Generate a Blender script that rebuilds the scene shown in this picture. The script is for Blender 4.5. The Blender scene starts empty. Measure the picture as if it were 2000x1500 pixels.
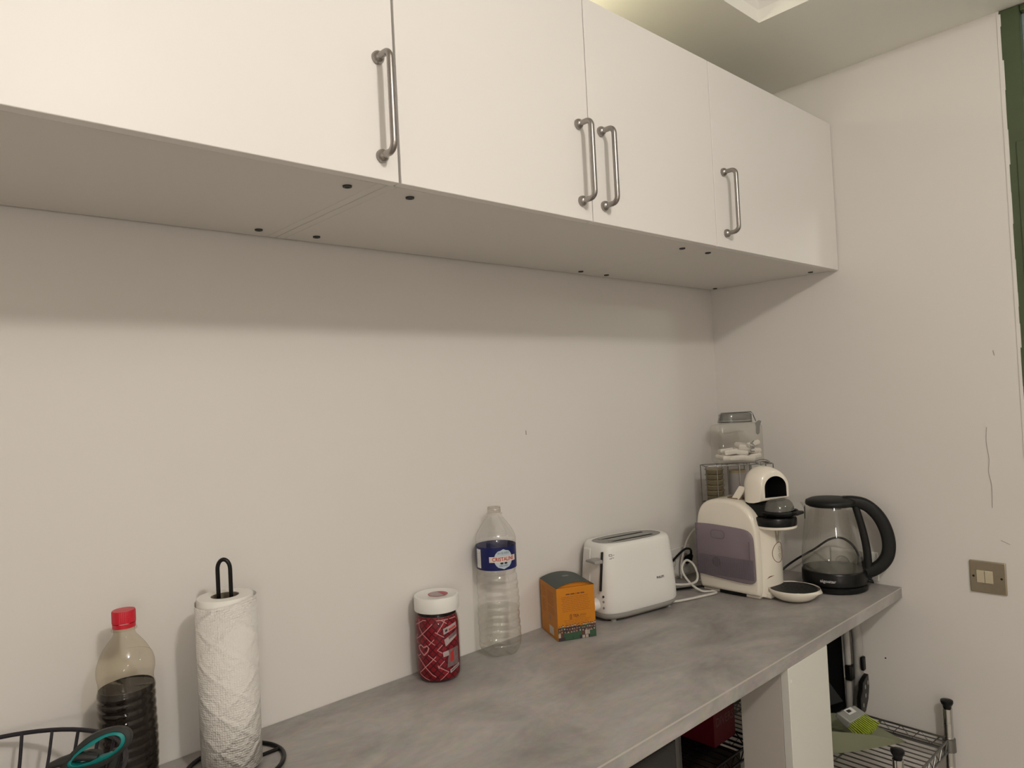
import bpy, bmesh, math, random
from mathutils import Vector, Matrix, Euler
random.seed(7)
PI = math.pi
scene = bpy.context.scene
COL = scene.collection

# ---------------------------------------------------------------- camera
cam_d = bpy.data.cameras.new('camera')
cam_d.sensor_fit = 'HORIZONTAL'; cam_d.sensor_width = 36.0; cam_d.lens = 24.99; cam_d.clip_start = 0.02
cam = bpy.data.objects.new('camera', cam_d); COL.objects.link(cam)
cam.location = (-1.9588, -1.1970, 1.4362)
cam.rotation_euler = (1.5896, 0.0499, -0.7421)
scene.camera = cam

# ---------------------------------------------------------------- world, lamps, exposure
w = bpy.data.worlds.new('world'); scene.world = w; w.use_nodes = True
w.node_tree.nodes['Background'].inputs[0].default_value = (0.9, 0.85, 0.8, 1)
w.node_tree.nodes['Background'].inputs[1].default_value = 0.05

def lamp(name, loc, power, radius, color):
    d = bpy.data.lights.new(name, 'POINT'); d.energy = power; d.shadow_soft_size = radius; d.color = color
    o = bpy.data.objects.new(name, d); COL.objects.link(o); o.location = loc
    return o
lamp('ceiling_lamp', (-1.60, -1.74, 2.29), 32.0, 0.05, (1.0, 0.935, 0.875))    # room lamp in the raised part of the ceiling
lamp('fill_lamp', (-2.70, -2.60, 1.40), 14.0, 0.10, (1.0, 0.935, 0.875))        # unseen fill lamp added across the room to soften the shadows
lamp('hall_lamp', (0.24, -1.80, 2.00), 8.0, 0.05, (0.97, 1.0, 0.90))           # lamp in the hall beyond the open doorway
lamp('added_uplight', (-1.00, -0.20, 2.185), 1.5, 0.02, (1.0, 0.93, 0.70))    # unseen uplight added above the wall cabinets for the ceiling glow

vs = scene.view_settings
vs.view_transform = 'Standard'; vs.look = 'None'; vs.gamma = 1.0; vs.use_curve_mapping = False
vs.exposure = 0.0
scene.cycles.transparent_max_bounces = 32

# ---------------------------------------------------------------- materials
MATS = {}
def nt(name):
    m = bpy.data.materials.new(name); m.use_nodes = True
    return m, m.node_tree, m.node_tree.nodes['Principled BSDF']
def mat(name, col, rough=0.5, metal=0.0, noise=0.0, nscale=20.0, bump=0.0, bscale=60.0, spec=None, trans=0.0, alpha=None, coat=0.0, sss=0.0):
    if name in MATS: return MATS[name]
    m, t, b = nt(name)
    c = tuple(col) + (1,)
    b.inputs['Roughness'].default_value = rough; b.inputs['Metallic'].default_value = metal
    if spec is not None: b.inputs['Specular IOR Level'].default_value = spec
    if trans: b.inputs['Transmission Weight'].default_value = trans
    if coat: b.inputs['Coat Weight'].default_value = coat
    if alpha is not None: b.inputs['Alpha'].default_value = alpha
    tc = t.nodes.new('ShaderNodeTexCoord')
    n = t.nodes.new('ShaderNodeTexNoise'); n.inputs['Scale'].default_value = nscale; n.inputs['Detail'].default_value = 4
    t.links.new(tc.outputs['Object'], n.inputs['Vector'])
    r = t.nodes.new('ShaderNodeMix'); r.data_type = 'RGBA'
    r.inputs[6].default_value = tuple(x * (1 - noise) for x in col) + (1,)
    r.inputs[7].default_value = tuple(min(1, x * (1 + noise)) for x in col) + (1,)
    t.links.new(n.outputs['Fac'], r.inputs[0]); t.links.new(r.outputs[2], b.inputs['Base Color'])
    if bump:
        n2 = t.nodes.new('ShaderNodeTexNoise'); n2.inputs['Scale'].default_value = bscale; n2.inputs['Detail'].default_value = 3
        bp = t.nodes.new('ShaderNodeBump'); bp.inputs['Strength'].default_value = bump; bp.inputs['Distance'].default_value = 0.002
        t.links.new(tc.outputs['Object'], n2.inputs['Vector']); t.links.new(n2.outputs['Fac'], bp.inputs['Height']); t.links.new(bp.outputs[0], b.inputs['Normal'])
    MATS[name] = m
    return m
def thin(name, tint, refl=0.06, edge=0.5, rough=0.03, body=0.0, bodycol=(0.8, 0.8, 0.8), rim=0.8):
    """thin clear sheet: see-through with fresnel-like reflection towards the rim, optional milky body"""
    if name in MATS: return MATS[name]
    m, t, b = nt(name); t.nodes.remove(b); out = t.nodes['Material Output']
    tr = t.nodes.new('ShaderNodeBsdfTransparent'); tr.inputs[0].default_value = tuple(tint) + (1,)
    gl = t.nodes.new('ShaderNodeBsdfGlossy'); gl.inputs['Roughness'].default_value = rough; gl.inputs['Color'].default_value = (0.95, 0.95, 0.95, 1)
    lw = t.nodes.new('ShaderNodeLayerWeight'); lw.inputs['Blend'].default_value = 0.35
    mr = t.nodes.new('ShaderNodeMapRange'); mr.inputs['To Min'].default_value = refl; mr.inputs['To Max'].default_value = edge
    pw = t.nodes.new('ShaderNodeMath'); pw.operation = 'POWER'; pw.inputs[1].default_value = 2.5
    t.links.new(lw.outputs['Facing'], pw.inputs[0]); t.links.new(pw.outputs[0], mr.inputs['Value'])
    p3 = t.nodes.new('ShaderNodeMath'); p3.operation = 'POWER'; p3.inputs[1].default_value = 4.0; t.links.new(lw.outputs['Facing'], p3.inputs[0])
    tm = t.nodes.new('ShaderNodeMix'); tm.data_type = 'RGBA'; tm.inputs[6].default_value = tuple(tint) + (1,); tm.inputs[7].default_value = tuple(x * rim for x in tint) + (1,)
    t.links.new(p3.outputs[0], tm.inputs[0]); t.links.new(tm.outputs[2], tr.inputs[0])     # longer path through the sheet towards its rim
    mx = t.nodes.new('ShaderNodeMixShader'); t.links.new(mr.outputs[0], mx.inputs[0]); t.links.new(tr.outputs[0], mx.inputs[1]); t.links.new(gl.outputs[0], mx.inputs[2])
    last = mx
    if body:
        df = t.nodes.new('ShaderNodeBsdfDiffuse'); df.inputs[0].default_value = tuple(bodycol) + (1,)
        m2 = t.nodes.new('ShaderNodeMixShader'); m2.inputs[0].default_value = body
        t.links.new(mx.outputs[0], m2.inputs[1]); t.links.new(df.outputs[0], m2.inputs[2]); last = m2
    t.links.new(last.outputs[0], out.inputs['Surface'])
    MATS[name] = m
    return m

def concrete(name):
    m, t, b = nt(name)
    tc = t.nodes.new('ShaderNodeTexCoord')
    mp = t.nodes.new('ShaderNodeMapping'); mp.inputs['Scale'].default_value = (1.0, 1.7, 1.7)
    t.links.new(tc.outputs['Object'], mp.inputs[0])
    a = t.nodes.new('ShaderNodeTexNoise'); a.inputs['Scale'].default_value = 4.2; a.inputs['Detail'].default_value = 9; a.inputs['Roughness'].default_value = 0.62; a.inputs['Distortion'].default_value = 0.6
    c = t.nodes.new('ShaderNodeTexNoise'); c.inputs['Scale'].default_value = 46; c.inputs['Detail'].default_value = 5
    for n in (a, c): t.links.new(mp.outputs[0], n.inputs['Vector'])
    r = t.nodes.new('ShaderNodeValToRGB'); e = r.color_ramp.elements
    e[0].position = 0.33; e[0].color = (0.25, 0.229, 0.206, 1); e[1].position = 0.68; e[1].color = (0.45, 0.418, 0.382, 1)
    t.links.new(a.outputs['Fac'], r.inputs[0])
    mx = t.nodes.new('ShaderNodeMix'); mx.data_type = 'RGBA'; mx.blend_type = 'OVERLAY'; mx.inputs[0].default_value = 0.22
    t.links.new(r.outputs[0], mx.inputs[6]); t.links.new(c.outputs['Color'], mx.inputs[7])
    hs = t.nodes.new('ShaderNodeHueSaturation'); hs.inputs['Saturation'].default_value = 0.75; t.links.new(mx.outputs[2], hs.inputs['Color'])
    t.links.new(hs.outputs[0], b.inputs['Base Color'])
    b.inputs['Roughness'].default_value = 0.42; b.inputs['Specular IOR Level'].default_value = 0.35
    return m

def towel_mat():
    m, t, b = nt('embossed_paper')
    b.inputs['Base Color'].default_value = (0.76, 0.735, 0.69, 1); b.inputs['Roughness'].default_value = 0.9; b.inputs['Specular IOR Level'].default_value = 0.1
    uv = t.nodes.new('ShaderNodeUVMap')
    def wave(rot, scale, width):
        mp = t.nodes.new('ShaderNodeMapping'); mp.inputs['Rotation'].default_value = (0, 0, rot); t.links.new(uv.outputs[0], mp.inputs[0])
        x = t.nodes.new('ShaderNodeTexWave'); x.inputs['Scale'].default_value = scale; t.links.new(mp.outputs[0], x.inputs['Vector'])
        g = t.nodes.new('ShaderNodeMath'); g.operation = 'POWER'; g.inputs[1].default_value = width; t.links.new(x.outputs['Fac'], g.inputs[0])
        return g
    w1 = wave(math.radians(52), 7.6, 9.0); w2 = wave(math.radians(-52), 7.6, 9.0)
    v = t.nodes.new('ShaderNodeTexVoronoi'); v.inputs['Scale'].default_value = 26; v.inputs['Randomness'].default_value = 0.25; t.links.new(uv.outputs[0], v.inputs['Vector'])
    sn = t.nodes.new('ShaderNodeMath'); sn.operation = 'SINE'; k = t.nodes.new('ShaderNodeMath'); k.operation = 'MULTIPLY'; k.inputs[1].default_value = 24
    t.links.new(v.outputs['Distance'], k.inputs[0]); t.links.new(k.outputs[0], sn.inputs[0])
    v2 = t.nodes.new('ShaderNodeTexVoronoi'); v2.inputs['Scale'].default_value = 300; v2.inputs['Randomness'].default_value = 0.4; t.links.new(uv.outputs[0], v2.inputs['Vector'])
    mxx = t.nodes.new('ShaderNodeMath'); mxx.operation = 'MAXIMUM'; t.links.new(w1.outputs[0], mxx.inputs[0]); t.links.new(w2.outputs[0], mxx.inputs[1])
    s1 = t.nodes.new('ShaderNodeMath'); s1.operation = 'MULTIPLY'; s1.inputs[1].default_value = 0.17; t.links.new(sn.outputs[0], s1.inputs[0])
    s2 = t.nodes.new('ShaderNodeMath'); s2.operation = 'MULTIPLY'; s2.inputs[1].default_value = 0.75; t.links.new(v2.outputs['Distance'], s2.inputs[0])
    a1 = t.nodes.new('ShaderNodeMath'); t.links.new(s1.outputs[0], a1.inputs[0]); t.links.new(s2.outputs[0], a1.inputs[1])
    a2 = t.nodes.new('ShaderNodeMath'); t.links.new(a1.outputs[0], a2.inputs[0]); t.links.new(mxx.outputs[0], a2.inputs[1])
    bp = t.nodes.new('ShaderNodeBump'); bp.inputs['Strength'].default_value = 0.9; bp.inputs['Distance'].default_value = 0.0016
    t.links.new(a2.outputs[0], bp.inputs['Height']); t.links.new(bp.outputs[0], b.inputs['Normal'])
    return m

def sleeve_mat():
    m, t, b = nt('red_check_print')
    uv = t.nodes.new('ShaderNodeUVMap'); mp = t.nodes.new('ShaderNodeMapping'); mp.inputs['Rotation'].default_value = (0, 0, PI / 4)
    t.links.new(uv.outputs[0], mp.inputs[0])
    ck = t.nodes.new('ShaderNodeTexBrick'); ck.offset = 0; ck.inputs['Scale'].default_value = 1
    ck.inputs['Brick Width'].default_value = 0.0105; ck.inputs['Row Height'].default_value = 0.0105; ck.inputs['Mortar Size'].default_value = 0.0011
    ck.inputs['Color1'].default_value = (0.27, 0.006, 0.018, 1); ck.inputs['Color2'].default_value = (0.18, 0.004, 0.012, 1); ck.inputs['Mortar'].default_value = (0.055, 0.003, 0.006, 1)
    t.links.new(mp.outputs[0], ck.inputs['Vector']); t.links.new(ck.outputs['Color'], b.inputs['Base Color'])
    b.inputs['Roughness'].default_value = 0.45; b.inputs['Specular IOR Level'].default_value = 0.2
    return m

WALLC = (0.74, 0.712, 0.672)
M_wall = mat('wall_paint', WALLC, 0.75, noise=0.025, nscale=2.2, bump=0.12, bscale=35, spec=0.25)
M_ceil = mat('ceiling_paint', (0.87, 0.86, 0.79), 0.8, noise=0.02, nscale=1.5, bump=0.1, bscale=40, spec=0.2)
M_floor = mat('floor_tile', (0.58, 0.54, 0.49), 0.5, noise=0.12, nscale=5)
M_green = mat('green_gloss_paint', (0.066, 0.092, 0.042), 0.4, noise=0.15, nscale=12, bump=0.25, bscale=22)
M_door = mat('white_lacquer', (0.80, 0.775, 0.74), 0.42, noise=0.01, nscale=3, spec=0.3)
M_carc = mat('white_melamine', (0.70, 0.675, 0.63), 0.45, noise=0.015, nscale=3)
M_steel = mat('brushed_steel', (0.34, 0.32, 0.30), 0.33, 1.0, noise=0.1, nscale=90)
M_chrome = mat('chrome', (0.62, 0.62, 0.60), 0.16, 1.0)
M_dwire = mat('dull_chrome_wire', (0.25, 0.25, 0.24), 0.35, 1.0)
M_blkwire = mat('dark_coated_wire', (0.020, 0.018, 0.024), 0.4, spec=0.3)
M_black = mat('black_plastic', (0.005, 0.005, 0.005), 0.3, noise=0.2, spec=0.28)
M_blackm = mat('matte_black_plastic', (0.008, 0.0085, 0.008), 0.5, noise=0.15, spec=0.3)
M_white = mat('white_plastic', (0.80, 0.79, 0.75), 0.32, noise=0.01)
M_cord = mat('white_cord_plastic', (0.62, 0.60, 0.55), 0.4)
M_grey = mat('grey_plastic', (0.27, 0.265, 0.25), 0.45, noise=0.05)
M_dgrey = mat('dark_grey_plastic', (0.028, 0.029, 0.027), 0.45, noise=0.1, spec=0.3)
M_cream = mat('cream_gloss_plastic', (0.83, 0.775, 0.665), 0.12, noise=0.01, coat=0.4)
M_conc = concrete('concrete_laminate')
M_dark = mat('dark_hole', (0.01, 0.009, 0.008), 0.7)
M_red = mat('red_cap_plastic', (0.55, 0.008, 0.025), 0.35, noise=0.04)
M_orange = mat('orange_card', (0.55, 0.195, 0.002), 0.5, noise=0.05, nscale=25)
M_lidgreen = mat('dark_green_card', (0.035, 0.052, 0.045), 0.5, noise=0.15, nscale=30)
M_ink = mat('brown_ink', (0.14, 0.035, 0.01), 0.6)
M_inkmid = mat('faded_brown_ink', (0.33, 0.10, 0.01), 0.6)
M_inkblk = mat('black_ink', (0.02, 0.02, 0.022), 0.5)
M_inkwht = mat('white_ink', (0.75, 0.74, 0.72), 0.5)
M_pink = mat('pink_print', (0.58, 0.25, 0.25), 0.5, spec=0.2)
M_blue = mat('blue_label', (0.009, 0.014, 0.095), 0.35, noise=0.25, nscale=40, spec=0.3)
M_lightblue = mat('pale_label_blue', (0.48, 0.56, 0.62), 0.4, noise=0.1, nscale=200)
M_inkred = mat('red_ink', (0.42, 0.02, 0.02), 0.5)
M_teal = mat('teal_rubber', (0.0, 0.20, 0.19), 0.45)
M_card = mat('brown_cardboard', (0.20, 0.16, 0.12), 0.8, noise=0.15)
M_towel = towel_mat()
M_paperw = mat('white_paper', (0.84, 0.82, 0.77), 0.85, noise=0.03)
M_sleeve = sleeve_mat()
M_pet = thin('clear_pet', (0.98, 0.978, 0.972), 0.10, 0.34, 0.05, rim=0.62)
M_petold = thin('stained_pet', (0.90, 0.875, 0.81), 0.035, 0.25, 0.05, body=0.012, bodycol=(0.5, 0.45, 0.35), rim=0.7)
M_glass = thin('clear_glass', (0.965, 0.965, 0.95), 0.05, 0.5, 0.03, rim=0.6)
M_glassb = thin('pale_blue_glass', (0.70, 0.78, 0.80), 0.10, 0.6, 0.02, body=0.35, bodycol=(0.55, 0.66, 0.70))
M_water = thin('still_water', (0.955, 0.958, 0.945), 0.03, 0.45, 0.02)
M_cola = mat('dark_cola', (0.006, 0.0018, 0.0015), 0.10, spec=0.18)
M_jarp = thin('jar_plastic', (0.98, 0.975, 0.97), 0.02, 0.22, 0.05)
M_tank = thin('smoky_violet_tank', (0.62, 0.56, 0.63), 0.05, 0.4, 0.12, body=0.42, bodycol=(0.28, 0.24, 0.28))
M_smoke = thin('smoky_plastic', (0.50, 0.50, 0.47), 0.08, 0.4, 0.1, body=0.35, bodycol=(0.28, 0.27, 0.24))
M_pan = thin('milky_green_plastic', (0.72, 0.75, 0.60), 0.04, 0.3, 0.2, body=0.60, bodycol=(0.36, 0.37, 0.255))
M_bristle = mat('lime_bristle', (0.34, 0.42, 0.015), 0.6, noise=0.35, nscale=160)
M_caps = mat('beige_capsule', (0.17, 0.14, 0.085), 0.4, noise=0.2)
M_gold = mat('gold_foil', (0.30, 0.245, 0.14), 0.4, 0.3)
M_cap2 = mat('grey_capsule', (0.30, 0.28, 0.27), 0.4)
M_redbox = mat('dark_red_box', (0.16, 0.006, 0.014), 0.5, noise=0.1)
M_plate = mat('brushed_nickel_plate', (0.44, 0.38, 0.28), 0.30, 0.75, noise=0.08, nscale=60)
M_ivory = mat('ivory_rocker', (0.56, 0.50, 0.36), 0.35)
M_fabric = mat('black_fabric', (0.004, 0.004, 0.0045), 0.9, spec=0.08, noise=0.3, bump=0.3, bscale=150)
M_alu = mat('white_tube', (0.40, 0.39, 0.365), 0.45)
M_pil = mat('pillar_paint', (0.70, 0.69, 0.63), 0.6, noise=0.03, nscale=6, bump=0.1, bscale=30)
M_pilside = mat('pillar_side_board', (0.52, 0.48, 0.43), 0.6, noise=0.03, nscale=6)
M_fridge = mat('grey_metal_panel', (0.035, 0.035, 0.034), 0.5, noise=0.05, spec=0.2)

# ---------------------------------------------------------------- mesh helpers
class MB:
    def __init__(self): self.v = []; self.f = []; self.uv = {}; self.mi = []
    def add(self, vs, fs, m=0):
        o = len(self.v); self.v += [tuple(x) for x in vs]; self.f += [tuple(i + o for i in q) for q in fs]; self.mi += [m] * len(fs); return self
    def box(self, a, b, m=0):
        (x0, y0, z0), (x1, y1, z1) = a, b
        x0, x1 = min(x0, x1), max(x0, x1); y0, y1 = min(y0, y1), max(y0, y1); z0, z1 = min(z0, z1), max(z0, z1)
        return self.add([(x0,y0,z0),(x1,y0,z0),(x1,y1,z0),(x0,y1,z0),(x0,y0,z1),(x1,y0,z1),(x1,y1,z1),(x0,y1,z1)],
                        [(0,3,2,1),(4,5,6,7),(0,1,5,4),(1,2,6,5),(2,3,7,6),(3,0,4,7)], m)
    def tube(self, pts, r, n=10, closed=False, m=0, flat=None):
        pts = [Vector(p) for p in pts]; N = len(pts); rings = []; up = None
        rad = r if isinstance(r, (list, tuple)) else [r] * N
        for i, p in enumerate(pts):
            if closed: t = (pts[(i + 1) % N] - pts[i - 1])
            else: t = pts[min(i + 1, N - 1)] - pts[max(i - 1, 0)]
            t.normalize()
            if up is None:
                up = Vector((0, 0, 1)) if abs(t.z) < 0.9 else Vector((1, 0, 0))
                if flat is not None: up = Vector(flat)
            a = t.cross(up).normalized(); b = a.cross(t).normalized(); up = b
            k = 1.0
            rings.append([p + (a * math.cos(2 * PI * j / n) + b * math.sin(2 * PI * j / n)) * rad[i] for j in range(n)])
        vs = [q for rg in rings for q in rg]; fs = []
        M = N if closed else N - 1
        for i in range(M):
            for j in range(n):
                k = (i + 1) % N; fs.append((i * n + j, i * n + (j + 1) % n, k * n + (j + 1) % n, k * n + j))
        if not closed:
            fs.append(tuple(range(n - 1, -1, -1))); fs.append(tuple((N - 1) * n + j for j in range(n)))
        return self.add(vs, fs, m)
    def lathe(self, prof, n=48, c=(0, 0, 0), fn=None, m=0, a0=0.0, a1=2 * PI, uvr=None):
        full = abs(a1 - a0 - 2 * PI) < 1e-6; cols = n if full else n + 1
        vs = []; fs = []; o = len(self.v)
        for i, (r, z) in enumerate(prof):
            for j in range(cols):
                th = a0 + (a1 - a0) * j / n
                rr, zz = (r, z) if fn is None else fn(r, z, th)
                vs.append((c[0] + rr * math.cos(th), c[1] + rr * math.sin(th), c[2] + zz))
        base = len(self.f)
        for i in range(len(prof) - 1):
            for j in range(n):
                k = (j + 1) % cols
                fs.append((i * cols + j, i * cols + k, (i + 1) * cols + k, (i + 1) * cols + j))
                if uvr: 
                    t0 = a0 + (a1 - a0) * j / n; t1 = a0 + (a1 - a0) * (j + 1) / n
                    self.uv[base + len(fs) - 1] = [(t0 * uvr, prof[i][1]), (t1 * uvr, prof[i][1]), (t1 * uvr, prof[i + 1][1]), (t0 * uvr, prof[i + 1][1])]
        return self.add(vs, fs, m)
    def loft(self, secs, cap0=True, cap1=True, m=0):
        n = len(secs[0]); vs = [p for s in secs for p in s]; fs = []
        for i in range(len(secs) - 1):
            for j in range(n): fs.append((i * n + j, i * n + (j + 1) % n, (i + 1) * n + (j + 1) % n, (i + 1) * n + j))
        if cap0: fs.append(tuple(range(n - 1, -1, -1)))
        if cap1: fs.append(tuple((len(secs) - 1) * n + j for j in range(n)))
        return self.add(vs, fs, m)
    def prism(self, out, f0, f1, m=0):
        """out: 2D outline; f0/f1 map a 2D point to the two 3D caps"""
        n = len(out); vs = [f0(p) for p in out] + [f1(p) for p in out]
        fs = [tuple(range(n - 1, -1, -1)), tuple(range(n, 2 * n))] + [(j, (j + 1) % n, n + (j + 1) % n, n + j) for j in range(n)]
        return self.add(vs, fs, m)
    def sphere(self, c, r, n=10, m=0, sc=(1, 1, 1)):
        prof = [(max(1e-5, math.sin(PI * i / n)) * r * sc[0], -math.cos(PI * i / n) * r * sc[2]) for i in range(n + 1)]
        return self.lathe(prof, 2 * n, c, m=m)

def obj(name, mb, mats, parent=None, smooth=35, bevel=0.0, bseg=2, world=True, sub=0):
    me = bpy.data.meshes.new(name)
    vs = mb.v
    if parent is not None and world:
        L = parent.matrix_basis.translation.copy()
        if parent.parent is not None: L = L + parent.parent.matrix_basis.translation
        if parent.type != 'EMPTY' and parent.get('_o') is not None: L = Vector(parent['_o'])
        vs = [(x - L.x, y - L.y, z - L.z) for x, y, z in vs]
    me.from_pydata(vs, [], mb.f)
    if not isinstance(mats, (list, tuple)): mats = [mats]
    for x in mats: me.materials.append(x)
    me.polygons.foreach_set('material_index', mb.mi)
    if mb.uv:
        ul = me.uv_layers.new(name='UVMap')
        for pi, uvs in mb.uv.items():
            p = me.polygons[pi]
            for k, li in enumerate(p.loop_indices): ul.data[li].uv = uvs[k]
    bm = bmesh.new(); bm.from_mesh(me); bmesh.ops.recalc_face_normals(bm, faces=bm.faces); bm.to_mesh(me); bm.free()
    if smooth:
        me.polygons.foreach_set('use_smooth', [True] * len(me.polygons)); me.set_sharp_from_angle(angle=math.radians(smooth))
    me.update()
    o = bpy.data.objects.new(name, me); COL.objects.link(o)
    if parent is not None: o.parent = parent
    if bevel:
        md = o.modifiers.new('bevel', 'BEVEL'); md.width = bevel; md.segments = bseg; md.limit_method = 'ANGLE'; md.angle_limit = math.radians(40); md.harden_normals = False
    if sub:
        md = o.modifiers.new('sub', 'SUBSURF'); md.levels = sub; md.render_levels = sub
    return o
def tag(o, label=None, cat=None, group=None, kind=None):
    if label: o['label'] = label
    if cat: o['category'] = cat
    if group: o['group'] = group
    if kind: o['kind'] = kind
    return o
def thing(name, label, cat, loc=(0, 0, 0), group=None, rz=0.0):
    o = bpy.data.objects.new(name, None); COL.objects.link(o); o.empty_display_size = 0.03
    o.location = loc; o.rotation_euler = (0, 0, rz)
    return tag(o, label, cat, group)
def struct(name, mb, m, **k): return tag(obj(name, mb, m, **k), kind='structure')
def sub(name, mb, m, parent, **k): return obj(name, mb, m, parent, **k)
def dup(root, loc, label=None, rz=None):
    r = root.copy(); COL.objects.link(r); r.location = loc
    if rz is not None: r.rotation_euler = (0, 0, rz)
    if label: r['label'] = label
    for ch in list(root.children):
        c = ch.copy(); COL.objects.link(c); c.parent = r
        for g in ch.children:
            d = g.copy(); COL.objects.link(d); d.parent = c
    return r
def spline(pts, k=6, closed=False):
    """Catmull-Rom through the points"""
    P = [Vector(p) for p in pts]; N = len(P); out = []
    M = N if closed else N - 1
    for i in range(M):
        if closed: p0, p1, p2, p3 = P[i - 1], P[i], P[(i + 1) % N], P[(i + 2) % N]
        else: p0, p1, p2, p3 = P[max(i - 1, 0)], P[i], P[i + 1], P[min(i + 2, N - 1)]
        for j in range(k):
            t = j / k
            out.append(0.5 * ((2 * p1) + (-p0 + p2) * t + (2 * p0 - 5 * p1 + 4 * p2 - p3) * t * t + (-p0 + 3 * p1 - 3 * p2 + p3) * t ** 3))
    if not closed: out.append(P[-1].copy())
    return out
def rrect(w, h, r, n=6, cx=0.0, cy=0.0):
    o = []
    for (sx, sy, a) in ((1, 1, 0), (-1, 1, 90), (-1, -1, 180), (1, -1, 270)):
        for i in range(n + 1):
            t = math.radians(a + 90 * i / n); o.append((cx + sx * (w / 2 - r) + r * math.cos(t), cy + sy * (h / 2 - r) + r * math.sin(t)))
    return o
def superell(a, b, e, n=48):
    o = []
    for i in range(n):
        t = 2 * PI * i / n; c, s = math.cos(t), math.sin(t)
        o.append((a * math.copysign(abs(c) ** (2 / e), c), b * math.copysign(abs(s) ** (2 / e), s)))
    return o
def text_mesh(body, size, fn, bold=False, ext=0.0):
    """text laid out in x/y around its centre, every vertex sent through fn(x, y) -> 3D"""
    cu = bpy.data.curves.new('t', 'FONT'); cu.body = body; cu.size = size; cu.align_x = 'CENTER'; cu.align_y = 'CENTER'; cu.resolution_u = 2
    if bold: cu.offset = size * 0.022
    o = bpy.data.objects.new('t', cu); COL.objects.link(o)
    dg = bpy.context.evaluated_depsgraph_get(); me = bpy.data.meshes.new_from_object(o.evaluated_get(dg))
    mb = MB(); mb.add([fn(v.co.x, v.co.y) for v in me.vertices], [tuple(p.vertices) for p in me.polygons])
    bpy.data.objects.remove(o); bpy.data.curves.remove(cu); bpy.data.meshes.remove(me)
    return mb

# ================================================================ setting
ZC = 1.7358          # underside of the wall cabinets
ZT = 0.900           # worktop top
HC = 2.2712          # lowered ceiling
XL, YF = -3.6, -3.0  # left wall and the wall behind the camera
wb = struct('wall_back', MB().box((XL, 0, 0), (0.12, 0.12, 2.6)), M_wall)
sub('scuff_mark', MB().tube([(-0.823, 0.0003, 1.358), (-0.8225, 0.0003, 1.348)], 0.0009, 5), M_ink, wb)
struct('wall_left', MB().box((XL - 0.1, YF, 0), (XL, 0.12, 2.6)), M_wall)
struct('wall_front', MB().box((XL - 0.1, YF - 0.1, 0), (1.6, YF, 2.6)), M_wall)
struct('floor', MB().box((XL - 0.1, YF - 0.1, -0.1), (1.6, 0.12, 0)), M_floor)
# right wall: solid up to the doorway, with a slightly ragged plaster edge
YJ = -0.787
wr = struct('wall_right', MB().box((0, YJ, 0), (0.05, 0.0, 2.6)).box((0, YF, 0), (0.05, -1.70, 2.6)).box((0, -1.70, 2.2712), (0.05, YJ, 2.6)), M_wall)
mb = MB()
zz = 0.0
while zz < 2.26:
    h = random.uniform(0.03, 0.09); wdt = random.uniform(0.0012, 0.005)
    mb.box((-0.0022, YJ - wdt, zz), (0.004, YJ + 0.004, min(zz + h, 2.262))); zz += h
sub('plaster_edge', mb, M_wall, wr, smooth=0)
# hairline crack and nail marks in the plaster
mb = MB()
pts = [(-0.0004, -0.7125, 1.31), (-0.0004, -0.710, 1.275), (-0.0004, -0.7135, 1.235), (-0.0004, -0.711, 1.205), (-0.0004, -0.7155, 1.17), (-0.0004, -0.714, 1.12)]
mb.tube(spline(pts, 4), 0.0007, 5)
mb.tube([(-0.0004, -0.735, 1.49), (-0.0004, -0.737, 1.478)], 0.0009, 5)
mb.tube([(-0.0004, -0.727, 1.045), (-0.0004, -0.745, 1.037)], 0.0008, 5)
sub('plaster_crack', mb, mat('crack_shadow', (0.42, 0.38, 0.33), 0.9), wr)
sub('nail_hole', MB().lathe([(0.0001, 0), (0.0022, 0)], 10, (0, 0, 0)), M_dark, wr).location = (-0.0006, -0.454, 0.707)
bpy.data.objects['nail_hole'].rotation_euler = (0, -PI / 2, 0)
# ceiling: lowered border with a raised field
mb = MB(); RX, RY = -0.409, -0.413
mb.box((XL, RY, HC), (0.0, 0.0, HC + 0.03)); mb.box((RX, YF, HC), (0.0, RY, HC + 0.03))
mb.box((XL, YF, HC), (XL + 0.4, RY, HC + 0.03)); mb.box((XL + 0.4, YF, HC), (RX, YF + 0.4, HC + 0.03))
struct('ceiling', mb, M_ceil)
M_rec = mat('recess_paint', (0.80, 0.78, 0.73), 0.8, noise=0.02, nscale=2)
mb = MB(); zt = HC + 0.14
mb.box((XL + 0.4, RY, HC + 0.03), (RX, RY + 0.03, zt)); mb.box((RX, YF + 0.4, HC + 0.03), (RX + 0.03, RY + 0.03, zt))
mb.box((XL + 0.37, YF + 0.4, HC + 0.03), (XL + 0.4, RY + 0.03, zt)); mb.box((XL + 0.37, YF + 0.37, HC + 0.03), (RX + 0.03, YF + 0.4, zt))
mb.box((XL + 0.37, YF + 0.37, zt), (RX + 0.03, RY + 0.03, zt + 0.03))
struct('ceiling_recess', mb, M_rec)
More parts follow.
